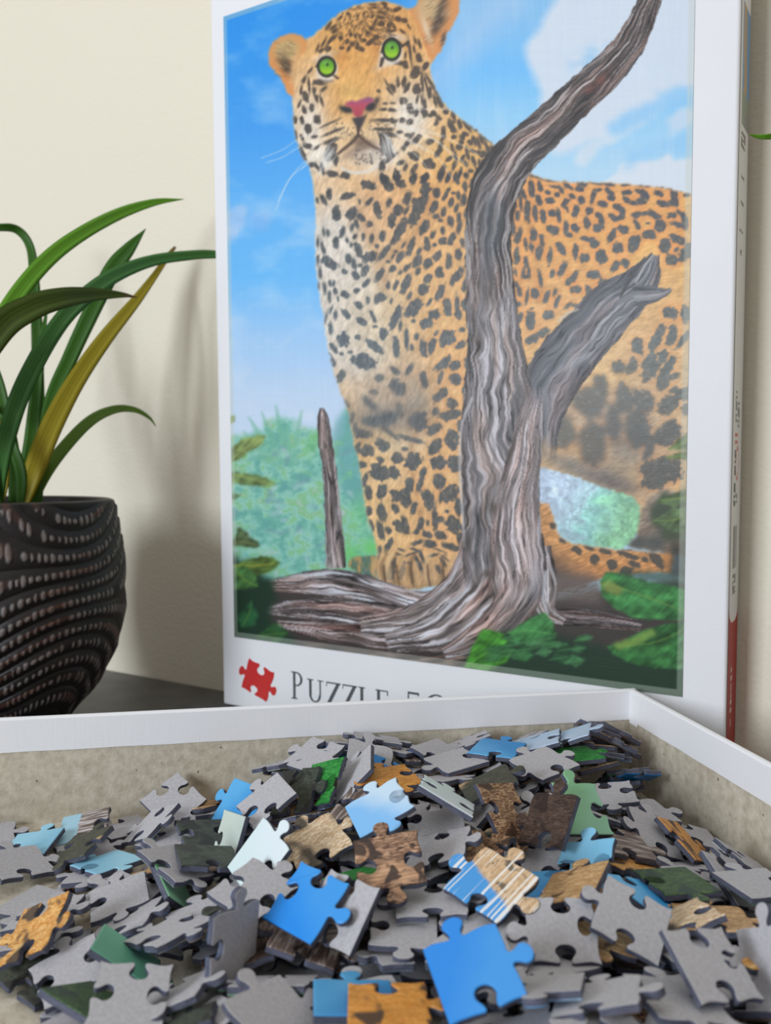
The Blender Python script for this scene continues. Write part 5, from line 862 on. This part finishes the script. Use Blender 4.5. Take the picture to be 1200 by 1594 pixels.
def wrap(name, panel, axis, at_, inn, lo, hi):
    """white paper folded over a rim: outer sheet, top, inner flap, as one strip with rounded folds"""
    prof = [(-e-q, .0008), (-e-q, TZ-.0008), (-e-q+.0005, TZ-.0001), (-e/2, TZ+.0001), (q-.0005, TZ-.0001), (q, TZ-.0008), (q, TZ-fl), (q-.0003, TZ-fl)]
    prof2 = [(-e+.0001, .0008), (-e+.0001, TZ-.0009), (-e+.0004, TZ-.0006), (-e/2, TZ-.0004), (-.0004, TZ-.0006), (-.0001, TZ-.0009), (-.0001, TZ-fl), (-.0001, TZ-fl)]
    V = []; F = []; K = 24; r_ = random.Random(name+str(at_))
    w_ = [r_.uniform(-.00018, .00018) for _ in range(K+1)]
    for s in range(K+1):
        x = lo+(hi-lo)*s/K
        for d, z in prof+prof2[::-1]:
            z2 = z+(w_[s] if z < TZ-fl+.0001 and z > .002 else 0); y = at_+d*inn
            V.append((x, y, z2) if axis == 'x' else (y, x, z2))
    P_ = 2*len(prof)
    for s in range(K):
        for i in range(P_):
            j = (i+1) % P_; F.append((s*P_+i, s*P_+j, (s+1)*P_+j, (s+1)*P_+i))
    F += [tuple(range(P_)), tuple(range(K*P_, K*P_+P_))]
    o = mesh_obj(name, V, F, M_PAPER, panel)
    bm = bmesh.new(); bm.from_mesh(o.data); bmesh.ops.recalc_face_normals(bm, faces=bm.faces[:]); bm.to_mesh(o.data); bm.free()
wrap('paper_flap', panels[0], 'x', 0, 1, -e-q, TA_+e+q); wrap('paper_flap', panels[1], 'x', TB_, -1, -e-q, TA_+e+q)
wrap('paper_flap', panels[2], 'y', 0, 1, .0004, TB_-.0004); wrap('paper_flap', panels[3], 'y', TA_, -1, .0004, TB_-.0004)
bm_obj('corner_tab', box((q-.0001, q, TZ-fl-.0013), (q+.00018, .0075, TZ-.0012)), M_PAPER, panels[2])

# ---------------------------------------------------------------- puzzle piece materials
def card():
    m = N('grey_card_back', .88, .12); v = m.coord()
    m.base(m.ramp(m.noise(v, 900, 3, .6), [(.35, lin(CARD[0])), (.65, lin(CARD[1]))])); m.bump(m.noise(v, 1500, 2), .15, .0002); return m.m
def edge():
    m = N('cut_card_edge', .8, .2); v = m.coord((1, 1, 8))
    m.base(m.ramp(m.noise(v, 400, 2), [(.3, lin((70, 72, 86))), (.7, lin((98, 101, 118)))])); return m.m
CARD = [(168, 166, 170), (182, 181, 186)]
M_CARD, M_EDGE = card(), edge()
def grad(m, ang, a, b, w=70, off=.5):
    v = m.coord((w, w, w), (0, 0, ang), loc=(off, .5, 0)); s = m.n('ShaderNodeSeparateXYZ'); m.l(v, s.inputs[0])
    nz = m.noise(m.coord(), 160, 2); ad = m.n('ShaderNodeMath', operation='MULTIPLY_ADD'); m.l(nz, ad.inputs[0]); ad.inputs[1].default_value = .4
    m.l(s.outputs[0], ad.inputs[2]); return m.mixc(m.ramp(ad.outputs[0], [(.35, (0, 0, 0)), (.95, (1, 1, 1))]), lin(a), lin(b))
def p_flat(name, a, b, ang=.6):
    m = N(name, .38, .4); m.base(grad(m, ang, a, b)); return m.m
def streak(m, rot, long=40, fine=900, dist=.4):
    return m.noise(m.coord((long, fine, 200), (0, 0, rot)), 1, 4, .6, dist)
def p_fur(name, a, b, dark=None, amount=.5, rot=.5, scale=150, extra=None):
    m = N(name, .45, .35); c = m.ramp(streak(m, rot, 330, 1700, 1.6), [(.30, lin(tuple(.6*q for q in a))), (.46, lin(a)), (.64, lin(b))])
    c = m.mixc(m.ramp(m.noise(m.coord(), 120, 2), [(.4, (0, 0, 0)), (.7, (.4, .4, .4))]), c, lin(tuple(.72*q for q in a)))
    if extra: c = m.mixc(m.ramp(m.noise(m.coord(), 90, 2), [(.5, (0, 0, 0)), (.6, (1, 1, 1))]), c, m.ramp(streak(m, rot, 120, 1300), [(.3, lin(extra)), (.68, lin(b))]))
    if dark:
        nz = m.noise(m.coord((1, .7, 1), (0, 0, rot)), scale, 2, .5, .6)
        c = m.mixc(m.ramp(nz, [(.93-amount, (0, 0, 0)), (.99-amount, (.92, .92, .92))]), c, lin(dark))
    m.base(c); return m.m
def p_bark(name, a, b, c_, rot=1.2, sky=None):
    m = N(name, .45, .35); s = streak(m, rot, 90, 900)
    c = m.ramp(s, [(.32, lin(a)), (.5, lin(b)), (.62, lin(c_)), (.72, lin(b))])
    if sky:
        v = m.coord((1, 1, 1)); x = m.n('ShaderNodeSeparateXYZ'); m.l(v, x.inputs[0])
        c = m.mixc(m.ramp(x.outputs[0], [(0, (1, 1, 1)), (.0001, (0, 0, 0))]), c, lin(sky)) if False else m.mixc(m.ramp(grad_fac(m), [(.42, (1, 1, 1)), (.46, (0, 0, 0))]), c, lin(sky))
    m.base(c); return m.m
def grad_fac(m, w=57, ang=0, off=.5):
    v = m.coord((w, w, w), (0, 0, ang), loc=(off, .5, 0)); s = m.n('ShaderNodeSeparateXYZ'); m.l(v, s.inputs[0])
    ad = m.n('ShaderNodeMath', operation='MULTIPLY_ADD'); m.l(m.noise(m.coord(), 300, 2), ad.inputs[0]); ad.inputs[1].default_value = .12; m.l(s.outputs[0], ad.inputs[2])
    return ad.outputs[0]
def p_whisker():
    m = N('print_whiskers', .4, .4); fu = m.ramp(streak(m, .4, 330, 1700, 1.6), [(.3, lin((142, 112, 86))), (.5, lin((206, 172, 132))), (.7, lin((232, 208, 176)))])
    dk = m.noise(m.coord(), 210, 2, .5, .5); fu = m.mixc(m.ramp(dk, [(.56, (0, 0, 0)), (.64, (.8, .8, .8))]), fu, lin((66, 58, 54)))
    c = m.mixc(m.ramp(grad_fac(m, 57, .35, .5), [(.5, (0, 0, 0)), (.56, (1, 1, 1))]), lin((70, 152, 220)), fu)
    v = m.coord((16, 1250, 1), (0, 0, .25)); wl = m.noise(v, 1, 1, .3)
    c = m.mixc(m.ramp(wl, [(.565, (0, 0, 0)), (.59, (.9, .9, .9))]), c, lin((238, 236, 232))); m.base(c); return m.m
PR = {'sky': p_flat('print_sky_blue', (34, 136, 226), (62, 150, 226)), 'skylight': p_flat('print_bright_sky', (84, 180, 238), (60, 160, 226)), 'blue2': p_flat('print_mid_sky', (84, 166, 220), (52, 140, 206)),
      'deepblue': p_flat('print_deep_sky', (24, 122, 190), (20, 104, 172)), 'light': p_flat('print_light_sky', (152, 206, 230), (132, 190, 218)), 'light2': p_flat('print_light_sky_b', (134, 194, 226), (120, 186, 222)),
      'paleblue': p_flat('print_pale_sky', (156, 186, 216), (176, 196, 220)), 'paleice': p_flat('print_cloud', (206, 224, 226), (214, 226, 232)), 'palemint': p_flat('print_pale_mint', (196, 208, 200), (186, 200, 194)),
      'cloudblue': p_flat('print_cloud_edge', (196, 220, 240), (128, 188, 240), 2.6), 'teal': p_flat('print_sea_green', (96, 164, 136), (110, 178, 150)), 'mint': p_flat('print_mint_green', (128, 184, 140), (142, 196, 166)),
      'leaf': p_fur('print_leaf', (22, 122, 52), (84, 172, 76), None, rot=1.2), 'leafdark': p_fur('print_dark_leaf', (46, 78, 54), (96, 122, 62), (40, 60, 52), .4),
      'dark': p_fur('print_dark_undergrowth', (58, 66, 58), (88, 92, 80), (44, 44, 42), .45), 'barkdark': p_fur('print_dark_bark', (62, 46, 40), (104, 84, 74), (44, 32, 30), .42),
      'bark_sky': p_bark('print_bark_and_sky', (66, 52, 50), (128, 112, 106), (206, 202, 204), 1.35, (160, 200, 218)), 'bark': p_bark('print_bark', (56, 44, 42), (110, 92, 84), (180, 168, 164), .4),
      'fur_spot': p_fur('print_orange_spots', (206, 140, 62), (240, 206, 142), (62, 54, 50), .42, .6, 130), 'fur_spot2': p_fur('print_orange_spots_b', (216, 140, 52), (238, 178, 92), (60, 48, 42), .40, 1.1, 130),
      'fur_orange': p_fur('print_orange_fur', (196, 128, 48), (232, 174, 88), None, rot=.9), 'fur_orange2': p_fur('print_orange_stripe', (206, 140, 66), (232, 176, 100), (52, 40, 36), .42, 1.5, 150),
      'fur_cream': p_fur('print_cream_fur', (206, 172, 132), (252, 240, 218), (58, 54, 50), .43, 1.0, 62), 'fur_brown': p_fur('print_mottled_fur', (112, 82, 64), (214, 172, 140), (54, 42, 40), .40, .2, 190, (150, 110, 74)),
      'fur_brown2': p_fur('print_brown_fur', (118, 78, 50), (226, 190, 152), (60, 42, 34), .36, .7, 110), 'fur_tan': p_fur('print_tan_fur', (184, 140, 92), (236, 204, 156), (84, 58, 40), .32, .9, 160),
      'fur_dark': p_fur('print_dark_fur_streak', (58, 62, 54), (96, 94, 78), (176, 148, 112), .36, .3, 70), 'whisker': p_whisker()}
for k_, m_ in PR.items():
    m_.name = m_.name

# ---------------------------------------------------------------- the puzzle pieces
def piece_meshes(sides, seed, n=2):
    p = outline(sides, random.Random(seed), n=n)
    up = layer('puzzle_piece', p, [(.0001, -TH, 0), (0, -TH+.0002, 1), (0, -.00045, 1)], (0, 1), [M_CARD, M_EDGE])           # picture side up: card core
    face = layer('printed_face', p, [(0, -.00046, 0), (0, -.00032, 1), (.00010, -.00012, 0), (.00030, -.00002, 0), (.0006, 0, 0)], (0, 0), [PR['sky'], M_EDGE])
    dn = layer('puzzle_piece', p, [(.0003, -TH, 2), (.0, -TH+.0003, 2), (0, -TH+.0005, 1), (0, -.00012, 1), (.00012, 0, 0)], (2, 0), [M_CARD, M_EDGE, PR['dark']])
    return up, face, dn
def set_slot(o, i, m):
    o.material_slots[i].link = 'OBJECT'; o.material_slots[i].material = m
def make_piece(meshes, face, M, under='sky'):
    up, fc, dn = meshes
    o = bpy.data.objects.new('puzzle_piece', dn if face == 'card' else up); COL.objects.link(o); o.matrix_world = M
    if face == 'card':
        set_slot(o, 2, PR[under])
    else:
        c = bpy.data.objects.new('printed_face', fc); COL.objects.link(c); c.parent = o; set_slot(c, 0, PR[face])
    return o
def pose(p, r, sx=1, sy=1, lift=0):
    v = Vector(r); R3 = Matrix.Rotation(v.length, 4, v.normalized()) if v.length > 1e-6 else Matrix.Identity(4)
    return Matrix.Translation(p) @ R3 @ Matrix.Translation((0, 0, lift)) @ Matrix.Diagonal((sx, sy, 1, 1))
rnd = random.Random(11)
NAMES = list(PR)
HANDO = []
for i, (sides, face, label, p, r, sz) in enumerate(HAND):
    o = make_piece(piece_meshes(sides, 100+i), face, pose([q/1000 for q in p], r, sz[0]/17.6, sz[1]/17.6), rnd.choice(NAMES))
    tag(o, label, 'puzzle piece', 'loose jigsaw puzzle pieces in the tray'); HANDO.append((label, Vector(p)/1000))
SH = ['TBTB', 'TBTB', 'BTBT', 'TTBB', 'TBBT', 'TTTB', 'BBTB', 'TBTF', 'BTTB', 'TBTT', 'BBBT', 'BTBF', 'TTBT', 'BTBB']
PROTO = [piece_meshes(s, 900+i) for i, s in enumerate(SH)]
LAND = [(i, s) for i, s in LANDMARKS]
used = {}
FILLS = []
WORDS = {'sky': 'sky blue', 'skylight': 'bright blue', 'blue2': 'mid blue', 'deepblue': 'deep blue', 'light': 'light blue', 'light2': 'soft blue', 'paleblue': 'pale blue', 'paleice': 'icy white', 'palemint': 'pale mint', 'cloudblue': 'cloudy blue', 'teal': 'sea-green', 'mint': 'mint green', 'leaf': 'leaf green', 'leafdark': 'dark leaf', 'dark': 'charcoal', 'barkdark': 'dark bark', 'bark': 'ridged bark', 'fur_spot': 'spotted fur', 'fur_spot2': 'orange spotted', 'fur_orange': 'orange fur', 'fur_orange2': 'striped fur', 'fur_cream': 'cream fur', 'fur_brown': 'mottled fur', 'fur_brown2': 'brown fur', 'fur_tan': 'tan fur', 'fur_dark': 'olive fur'}
FACES = ['dark', 'barkdark', 'bark', 'bark', 'fur_brown', 'fur_brown2', 'fur_tan', 'barkdark', 'light', 'leafdark', 'fur_dark', 'dark', 'bark', 'dark', 'barkdark', 'fur_spot']
for i, q in enumerate(SEEN):
    face = 'card' if rnd.random() < .64 else rnd.choice(FACES)
    M = pose([x/1e4 for x in q[:3]], [x/100 for x in q[3:]], lift=TH/2)
    o = make_piece(PROTO[i % len(PROTO)], face, M, rnd.choice(NAMES))
    p = M.to_translation(); best = min(LAND, key=lambda l: (HANDO[l[0]][1]-p).length)
    d = p-HANDO[best[0]][1]; dr = ('right of' if d.x > 0 else 'left of') if abs(d.x) > abs(d.y) else ('behind' if d.y > 0 else 'in front of')
    FILLS.append((o, 'grey backed' if face == 'card' else WORDS[face], dr, best[1], d.length))
FILLS.sort(key=lambda f: f[4])
for o, w_, dr, lm, d in FILLS:
    k_ = used.get((w_, dr, lm), 0); used[(w_, dr, lm)] = k_+1
    rank = ['closest', 'second closest', 'third closest', 'fourth closest', 'fifth closest', 'sixth closest', 'seventh closest', 'eighth closest', 'ninth closest', 'tenth closest'][min(k_, 9)]
    tag(o, '%s piece %s %s %s' % (w_, rank, dr, lm), 'puzzle piece', 'loose jigsaw puzzle pieces in the tray')
# the buried layers nobody can pick apart: one heap
V = []; F = []; FM = []
low = [outline(s, random.Random(900+i), n=1) for i, s in enumerate(SH)]
for i, q in enumerate(DEEP):
    p = low[i % len(low)]; M = pose([x/1e4 for x in q[:3]], [x/100 for x in q[3:]], lift=TH/2); n = len(p); b = len(V)
    V += [M @ Vector((*x, -TH)) for x in p]+[M @ Vector((*x, 0)) for x in p]
    F += [tuple(range(b, b+n)), tuple(range(b+n, b+2*n))[::-1]]+[(b+j, b+n+j, b+n+(j+1) % n, b+(j+1) % n) for j in range(n)]
    t_ = rnd.choice((0, 0, 2)); FM += [0, t_]+[1]*n
h_ = mesh_obj('puzzle_pieces', V, F, [M_CARD, M_EDGE, PR['dark']], fmat=FM)
tag(h_, 'bottom layers of the heap, puzzle pieces buried under the others', 'puzzle pieces', kind='stuff')

# ---------------------------------------------------------------- the plant in its ridged black pot
def pix(x, y, Y):
    """a point of the room seen at pixel (x, y) of the 1200x1594 frame, at distance Y"""
    dx, dy = x-600, y-797; cr, sr = math.cos(.00442), math.sin(.00442)
    X = (dx*cr+dy*sr)/1368.897; U = -(-dx*sr+dy*cr)/1368.897; c, s = math.cos(.05228), math.sin(.05228)
    k = Y/(c+U*s); return Vector((X*k, Y, H_CAM+(-s+U*c)*k))
m = N('black_glazed_pot', .5, .35); a_ = m.n('ShaderNodeAttribute', attribute_name='wear')
c = m.mixc(m.ramp(m.noise(m.coord(), 90, 3), BW), lin((26, 23, 24)), lin((38, 33, 32))); cw = m.mixc(m.noise(m.coord(), 300, 2), lin((104, 95, 92)), lin((150, 141, 138)))
sp = m.n('ShaderNodeSeparateColor'); m.l(a_.outputs['Color'], sp.inputs[0])
c = m.mixc(sp.outputs[0], c, cw); c = m.mixc(sp.outputs[1], c, lin((88, 58, 46))); m.base(c); M_POT = m.m
m = N('potting_soil', .95); m.base(m.ramp(m.noise(m.coord(), 260, 4), [(.3, lin((48, 36, 28))), (.7, lin((96, 74, 58)))])); M_SOIL = m.m
def pot(parent, prof, nth, nz, hgt, ph=0):
    zs = np.array([q[1] for q in prof]); rs = np.array([q[0] for q in prof])
    z = np.linspace(0, hgt, nz); th = np.linspace(0, 2*np.pi, nth, endpoint=False)+ph
    Z, TH_ = np.meshgrid(z, th, indexing='ij'); R0 = np.interp(Z, zs, rs)
    for _ in range(14): R0[1:-1] = .25*R0[:-2]+.5*R0[1:-1]+.25*R0[2:]
    h = Z/hgt
    phi = 11*h+1.25*np.sin(TH_*2+1.0-h*4.6)+.75*np.sin(TH_*3-1.0+h*4)+.6*np.sin(TH_+h*5)
    fr = phi-np.floor(phi); band = np.floor(phi).astype(np.int64)
    rid = np.clip(np.sin(np.pi*np.clip(fr, 0, 1))**.6, 0, 1)
    rid = rid*(.75+.35*fr)
    jit = hsh(band, np.floor(TH_*0).astype(np.int64)+3, 5)
    u = TH_*17+jit*6+.6*vn(TH_*9, phi*0+band*3.1, 8); cell = np.floor(u).astype(np.int64); fu = u-cell
    sz = .55+.75*hsh(cell, band, 9); tall = .13+.13*hsh(cell, band, 10)
    gap = np.gradient(phi, z, axis=0)*hgt/11.5
    dot = np.clip(1.25-np.hypot((fu-.5)/(.30*sz), (fr-.50)/tall), 0, 1)*(hsh(cell, band, 12) > .08)*np.clip((h-.02)*30, 0, 1)*np.clip((.985-h)*60, 0, 1)
    dot = np.clip(dot*2.2, 0, 1)
    amp = np.clip((1-h)*40, 0, 1)
    R = R0+amp*(.0019*rid-.0012+.0007*dot)
    rim = np.clip(1-np.abs(rid-.93)/.1, 0, 1)*np.clip(vn(TH_*4, phi*.7, 20)*2.4-1.25, 0, 1)*.8
    V = np.stack([R*np.cos(TH_), R*np.sin(TH_), Z], -1).reshape(-1, 3); i = np.arange(nz*nth).reshape(nz, nth); j = np.roll(i, -1, 1)
    F = np.stack([i[:-1], j[:-1], j[1:], i[1:]], -1).reshape(-1, 4).tolist()
    V = V.tolist(); W = dot.reshape(-1).tolist(); G = rim.reshape(-1).tolist(); rt = prof[-1][0]-.0005
    prev = (nz-1)*nth
    for r_, z_ in ((rt-.0016, hgt+.0008), (rt-.0036, hgt-.0004), (rt-.0045, hgt-.006), (rt-.0055, hgt-.022)):
        b = len(V); V += [(r_*math.cos(t), r_*math.sin(t), z_) for t in th]; W += [0]*nth; G += [0]*nth
        F += [(prev+k, prev+(k+1) % nth, b+(k+1) % nth, b+k) for k in range(nth)]; prev = b
    F.append(tuple(range(nth))[::-1])
    o = mesh_obj('pot', V, F, M_POT, parent, True)
    at = o.data.color_attributes.new('wear', 'FLOAT_COLOR', 'POINT')
    at.data.foreach_set('color', np.stack([np.array(W)*.85, np.array(G), np.zeros(len(W)), np.ones(len(W))], -1).astype(np.float32).ravel())
    b = bmesh.new(); bmesh.ops.create_circle(b, cap_ends=True, radius=rt-.0052, segments=48); bmesh.ops.translate(b, vec=(0, 0, hgt-.016), verts=b.verts[:])
    bm_obj('soil', b, M_SOIL, o); return o
def leaf_mat(name, a, b, tip=None):
    m = N(name, .5, .22); v = m.coord(kind='UV'); s = m.n('ShaderNodeSeparateXYZ'); m.l(v, s.inputs[0])
    st = m.noise(m.coord((26, .8, 1), kind='UV'), 1, 3); c = m.ramp(st, [(.3, lin(a)), (.7, lin(b))])
    if tip: c = m.mixc(m.ramp(s.outputs[1], [(.86, (0, 0, 0)), (.97, (1, 1, 1))]), c, lin(tip))
    m.base(c); m.b.inputs['Subsurface Weight'].default_value = 0; return m.m
L_DARK = leaf_mat('leaf_dark_green', (36, 74, 18), (64, 108, 30)); L_MID = leaf_mat('leaf_green', (62, 112, 18), (104, 152, 38)); L_BLUE = leaf_mat('leaf_blue_green', (40, 88, 40), (78, 126, 60))
L_OLIVE = leaf_mat('leaf_olive', (128, 116, 12), (170, 154, 44), (120, 96, 60)); L_BROWN = leaf_mat('leaf_dark_brown_tip', (44, 62, 14), (78, 94, 30), (92, 60, 50)); L_SOFT = leaf_mat('leaf_soft_green', (70, 104, 30), (112, 142, 60))
CAMP = Vector((0, 0, H_CAM))
def strap(parent, pts, mat, inv, tw=.35, fold=.25, n=9):
    """a strap leaf: pts (x, y, z, width); a folded lens section swept along a smooth spine"""
    P = spline([(p[0][0], p[0][1], p[0][2], p[1]) for p in pts], n); V = []; F = []; U = []
    K = len(P); sec = [(-.5, 0), (-.25, -.55), (0, -1), (.25, -.55), (.5, 0), (.25, -.35), (0, -.75), (-.25, -.35)]
    for k in range(K):
        p = Vector(P[k][:3]); w = max(P[k][3], .0003); t = (Vector(P[min(k+1, K-1)][:3])-Vector(P[max(k-1, 0)][:3])).normalized()
        side = t.cross((CAMP-p).normalized())
        side = side.normalized() if side.length > 1e-4 else Vector((1, 0, 0)); nr = side.cross(t).normalized()
        s2 = side*math.cos(tw)+nr*math.sin(tw); n2 = s2.cross(t).normalized()
        for x, y in sec:
            V.append(inv @ (p+s2*(w*x)+n2*(w*fold*y)+n2*(.00025 if sec.index((x, y)) > 4 else 0))); U.append((x+.5, k/(K-1)))
    for k in range(K-1):
        for i in range(8):
            j = (i+1) % 8; F.append((k*8+i, k*8+j, (k+1)*8+j, (k+1)*8+i))
    F += [tuple(range(8))[::-1], tuple(range((K-1)*8, K*8))]
    o = mesh_obj('leaf', V, F, mat, parent, True); uv = o.data.uv_layers.new(name='UVMap')
    for lp in o.data.loops: uv.data[lp.index].uv = U[lp.vertex_index]
    return o
PC_ = pix(14, 800, .46); PC_.z = 0
PMx = Matrix.Translation(PC_)
plant = empty('potted_plant', PMx, 'long strap-leaved houseplant in a black ridged pot left of the lid', 'plant')
pot(plant, [(.025, 0), (.031, .008), (.043, .021), (.0535, .042), (.0583, .066), (.0570, .092), (.0526, .1196)], 560, 250, .1196)
PI = PMx.inverted()
def px_leaf(parent, inv, lst, mat, tw=.35, fold=.25):
    pts = [(pix(x, y, Y), w_/1368.9*Y) for x, y, Y, w_ in lst]
    return strap(parent, pts, mat, inv, tw, fold)
px_leaf(plant, PI, [(60, 800, .472, 10), (62, 690, .50, 17), (59, 580, .52, 18), (57, 500, .53, 17), (53, 430, .535, 15), (47, 385, .54, 13), (30, 360, .54, 13), (5, 354, .535, 12), (-40, 362, .53, 8), (-90, 400, .52, 1)], L_DARK, .2)
px_leaf(plant, PI, [(52, 800, .470, 12), (75, 640, .49, 20), (110, 555, .50, 24), (145, 480, .505, 26), (175, 420, .51, 27), (200, 388, .512, 20), (227, 356, .515, 1)], L_DARK, .3)
px_leaf(plant, PI, [(-30, 800, .455, 12), (-52, 690, .45, 20), (-45, 590, .445, 26), (-10, 520, .45, 28), (30, 455, .46, 27), (75, 403, .47, 25), (125, 365, .48, 22), (185, 333, .495, 18), (240, 315, .505, 11), (286, 310, .512, 1)], L_MID, .3)
px_leaf(plant, PI, [(-45, 800, .44, 12), (-75, 690, .43, 22), (-50, 600, .42, 34), (0, 512, .425, 44), (50, 478, .43, 40), (100, 463, .44, 32), (150, 458, .455, 20), (190, 459, .465, 9), (214, 463, .47, 1)], L_BROWN, .25, .35)
px_leaf(plant, PI, [(30, 800, .468, 16), (52, 735, .47, 32), (82, 660, .48, 34), (120, 590, .49, 29), (165, 525, .50, 24), (210, 470, .515, 17), (240, 430, .525, 11), (262, 398, .53, 8), (273, 384, .532, 4)], L_OLIVE, .3)
px_leaf(plant, PI, [(-6, 800, .452, 16), (2, 720, .445, 26), (22, 640, .44, 30), (52, 570, .44, 29), (95, 500, .45, 27), (140, 455, .465, 26), (185, 425, .48, 23), (240, 405, .497, 18), (300, 397, .512, 15), (332, 396, .5195, 13), (350, 398, .521, 9)], L_BLUE, .3)
px_leaf(plant, PI, [(42, 800, .475, 14), (72, 735, .48, 20), (110, 685, .49, 19), (145, 652, .50, 17), (180, 637, .51, 13), (210, 638, .515, 9), (232, 650, .52, 5), (243, 664, .522, 1)], L_SOFT, .25)
px_leaf(plant, PI, [(35, 805, .48, 16), (42, 740, .485, 26), (50, 690, .49, 26), (56, 620, .495, 20), (62, 560, .50, 14), (70, 500, .505, 6), (75, 470, .51, 1)], L_DARK, .2)
px_leaf(plant, PI, [(20, 800, .465, 14), (22, 720, .47, 20), (8, 640, .475, 18), (-8, 580, .48, 17), (-40, 510, .49, 14), (-90, 460, .5, 2)], L_DARK, .3)
px_leaf(plant, PI, [(-10, 800, .46, 14), (4, 760, .46, 16), (6, 710, .465, 14), (-12, 640, .47, 12), (-60, 590, .48, 2)], L_OLIVE, .3)
px_leaf(plant, PI, [(30, 800, .458, 10), (33, 740, .46, 18), (18, 690, .462, 16), (10, 660, .465, 12), (-6, 640, .47, 2)], L_DARK, .3)

px_leaf(plant, PI, [(0, 800, .45, 14), (-30, 680, .44, 24), (-45, 560, .43, 30), (-40, 450, .425, 28), (-20, 340, .42, 20), (-60, 240, .41, 8), (-110, 200, .40, 1)], L_DARK, .3)  # this and the next two: unseen leaves left of frame, added to shade the wall
px_leaf(plant, PI, [(-10, 800, .44, 14), (-70, 690, .42, 26), (-110, 570, .41, 32), (-120, 450, .40, 30), (-90, 350, .40, 20), (-70, 280, .40, 3)], L_MID, .3)
px_leaf(plant, PI, [(-10, 800, .47, 14), (-50, 700, .48, 24), (-70, 600, .49, 28), (-75, 520, .5, 26), (-40, 440, .5, 18), (-25, 400, .5, 2)], L_BLUE, .3)

# a second plant stands out of frame; one leaf tip reaches in at the right edge
P2 = Vector((.250, .232, 0)); PM2 = Matrix.Translation(P2)
plant2 = empty('potted_plant', PM2, 'green leaf tip reaching in at the right edge, its pot out of frame', 'plant')
pot(plant2, [(.020, 0), (.025, .006), (.034, .018), (.040, .036), (.043, .055), (.041, .075), (.038, .09)], 160, 90, .09, 1.)
I2 = PM2.inverted()
tip = [(pix(1166, 209, .318), .0002), (pix(1176, 212, .318), .0012), (pix(1190, 213, .317), .0018), (pix(1220, 212, .315), .0025), (pix(1320, 215, .30), .004), (pix(1480, 260, .28), .006)]
strap(plant2, [(P2+Vector((0, 0, .078)), .006), (P2+Vector((.002, .004, .14)), .008), (P2+Vector((.004, .012, .21)), .008)]+tip[::-1], L_MID, I2, .3)
for k, a in enumerate((.3, 1.2, -.5)):
    d = Vector((math.cos(a), math.sin(a)*.3-.2, 0))
    strap(plant2, [(P2+Vector((0, 0, .078)), .005), (P2+d*.02+Vector((0, 0, .15)), .008), (P2+d*.06+Vector((0, 0, .22)), .007), (P2+d*.12+Vector((0, 0, .24)), .001)], (L_DARK, L_BLUE, L_MID)[k], I2, .3)
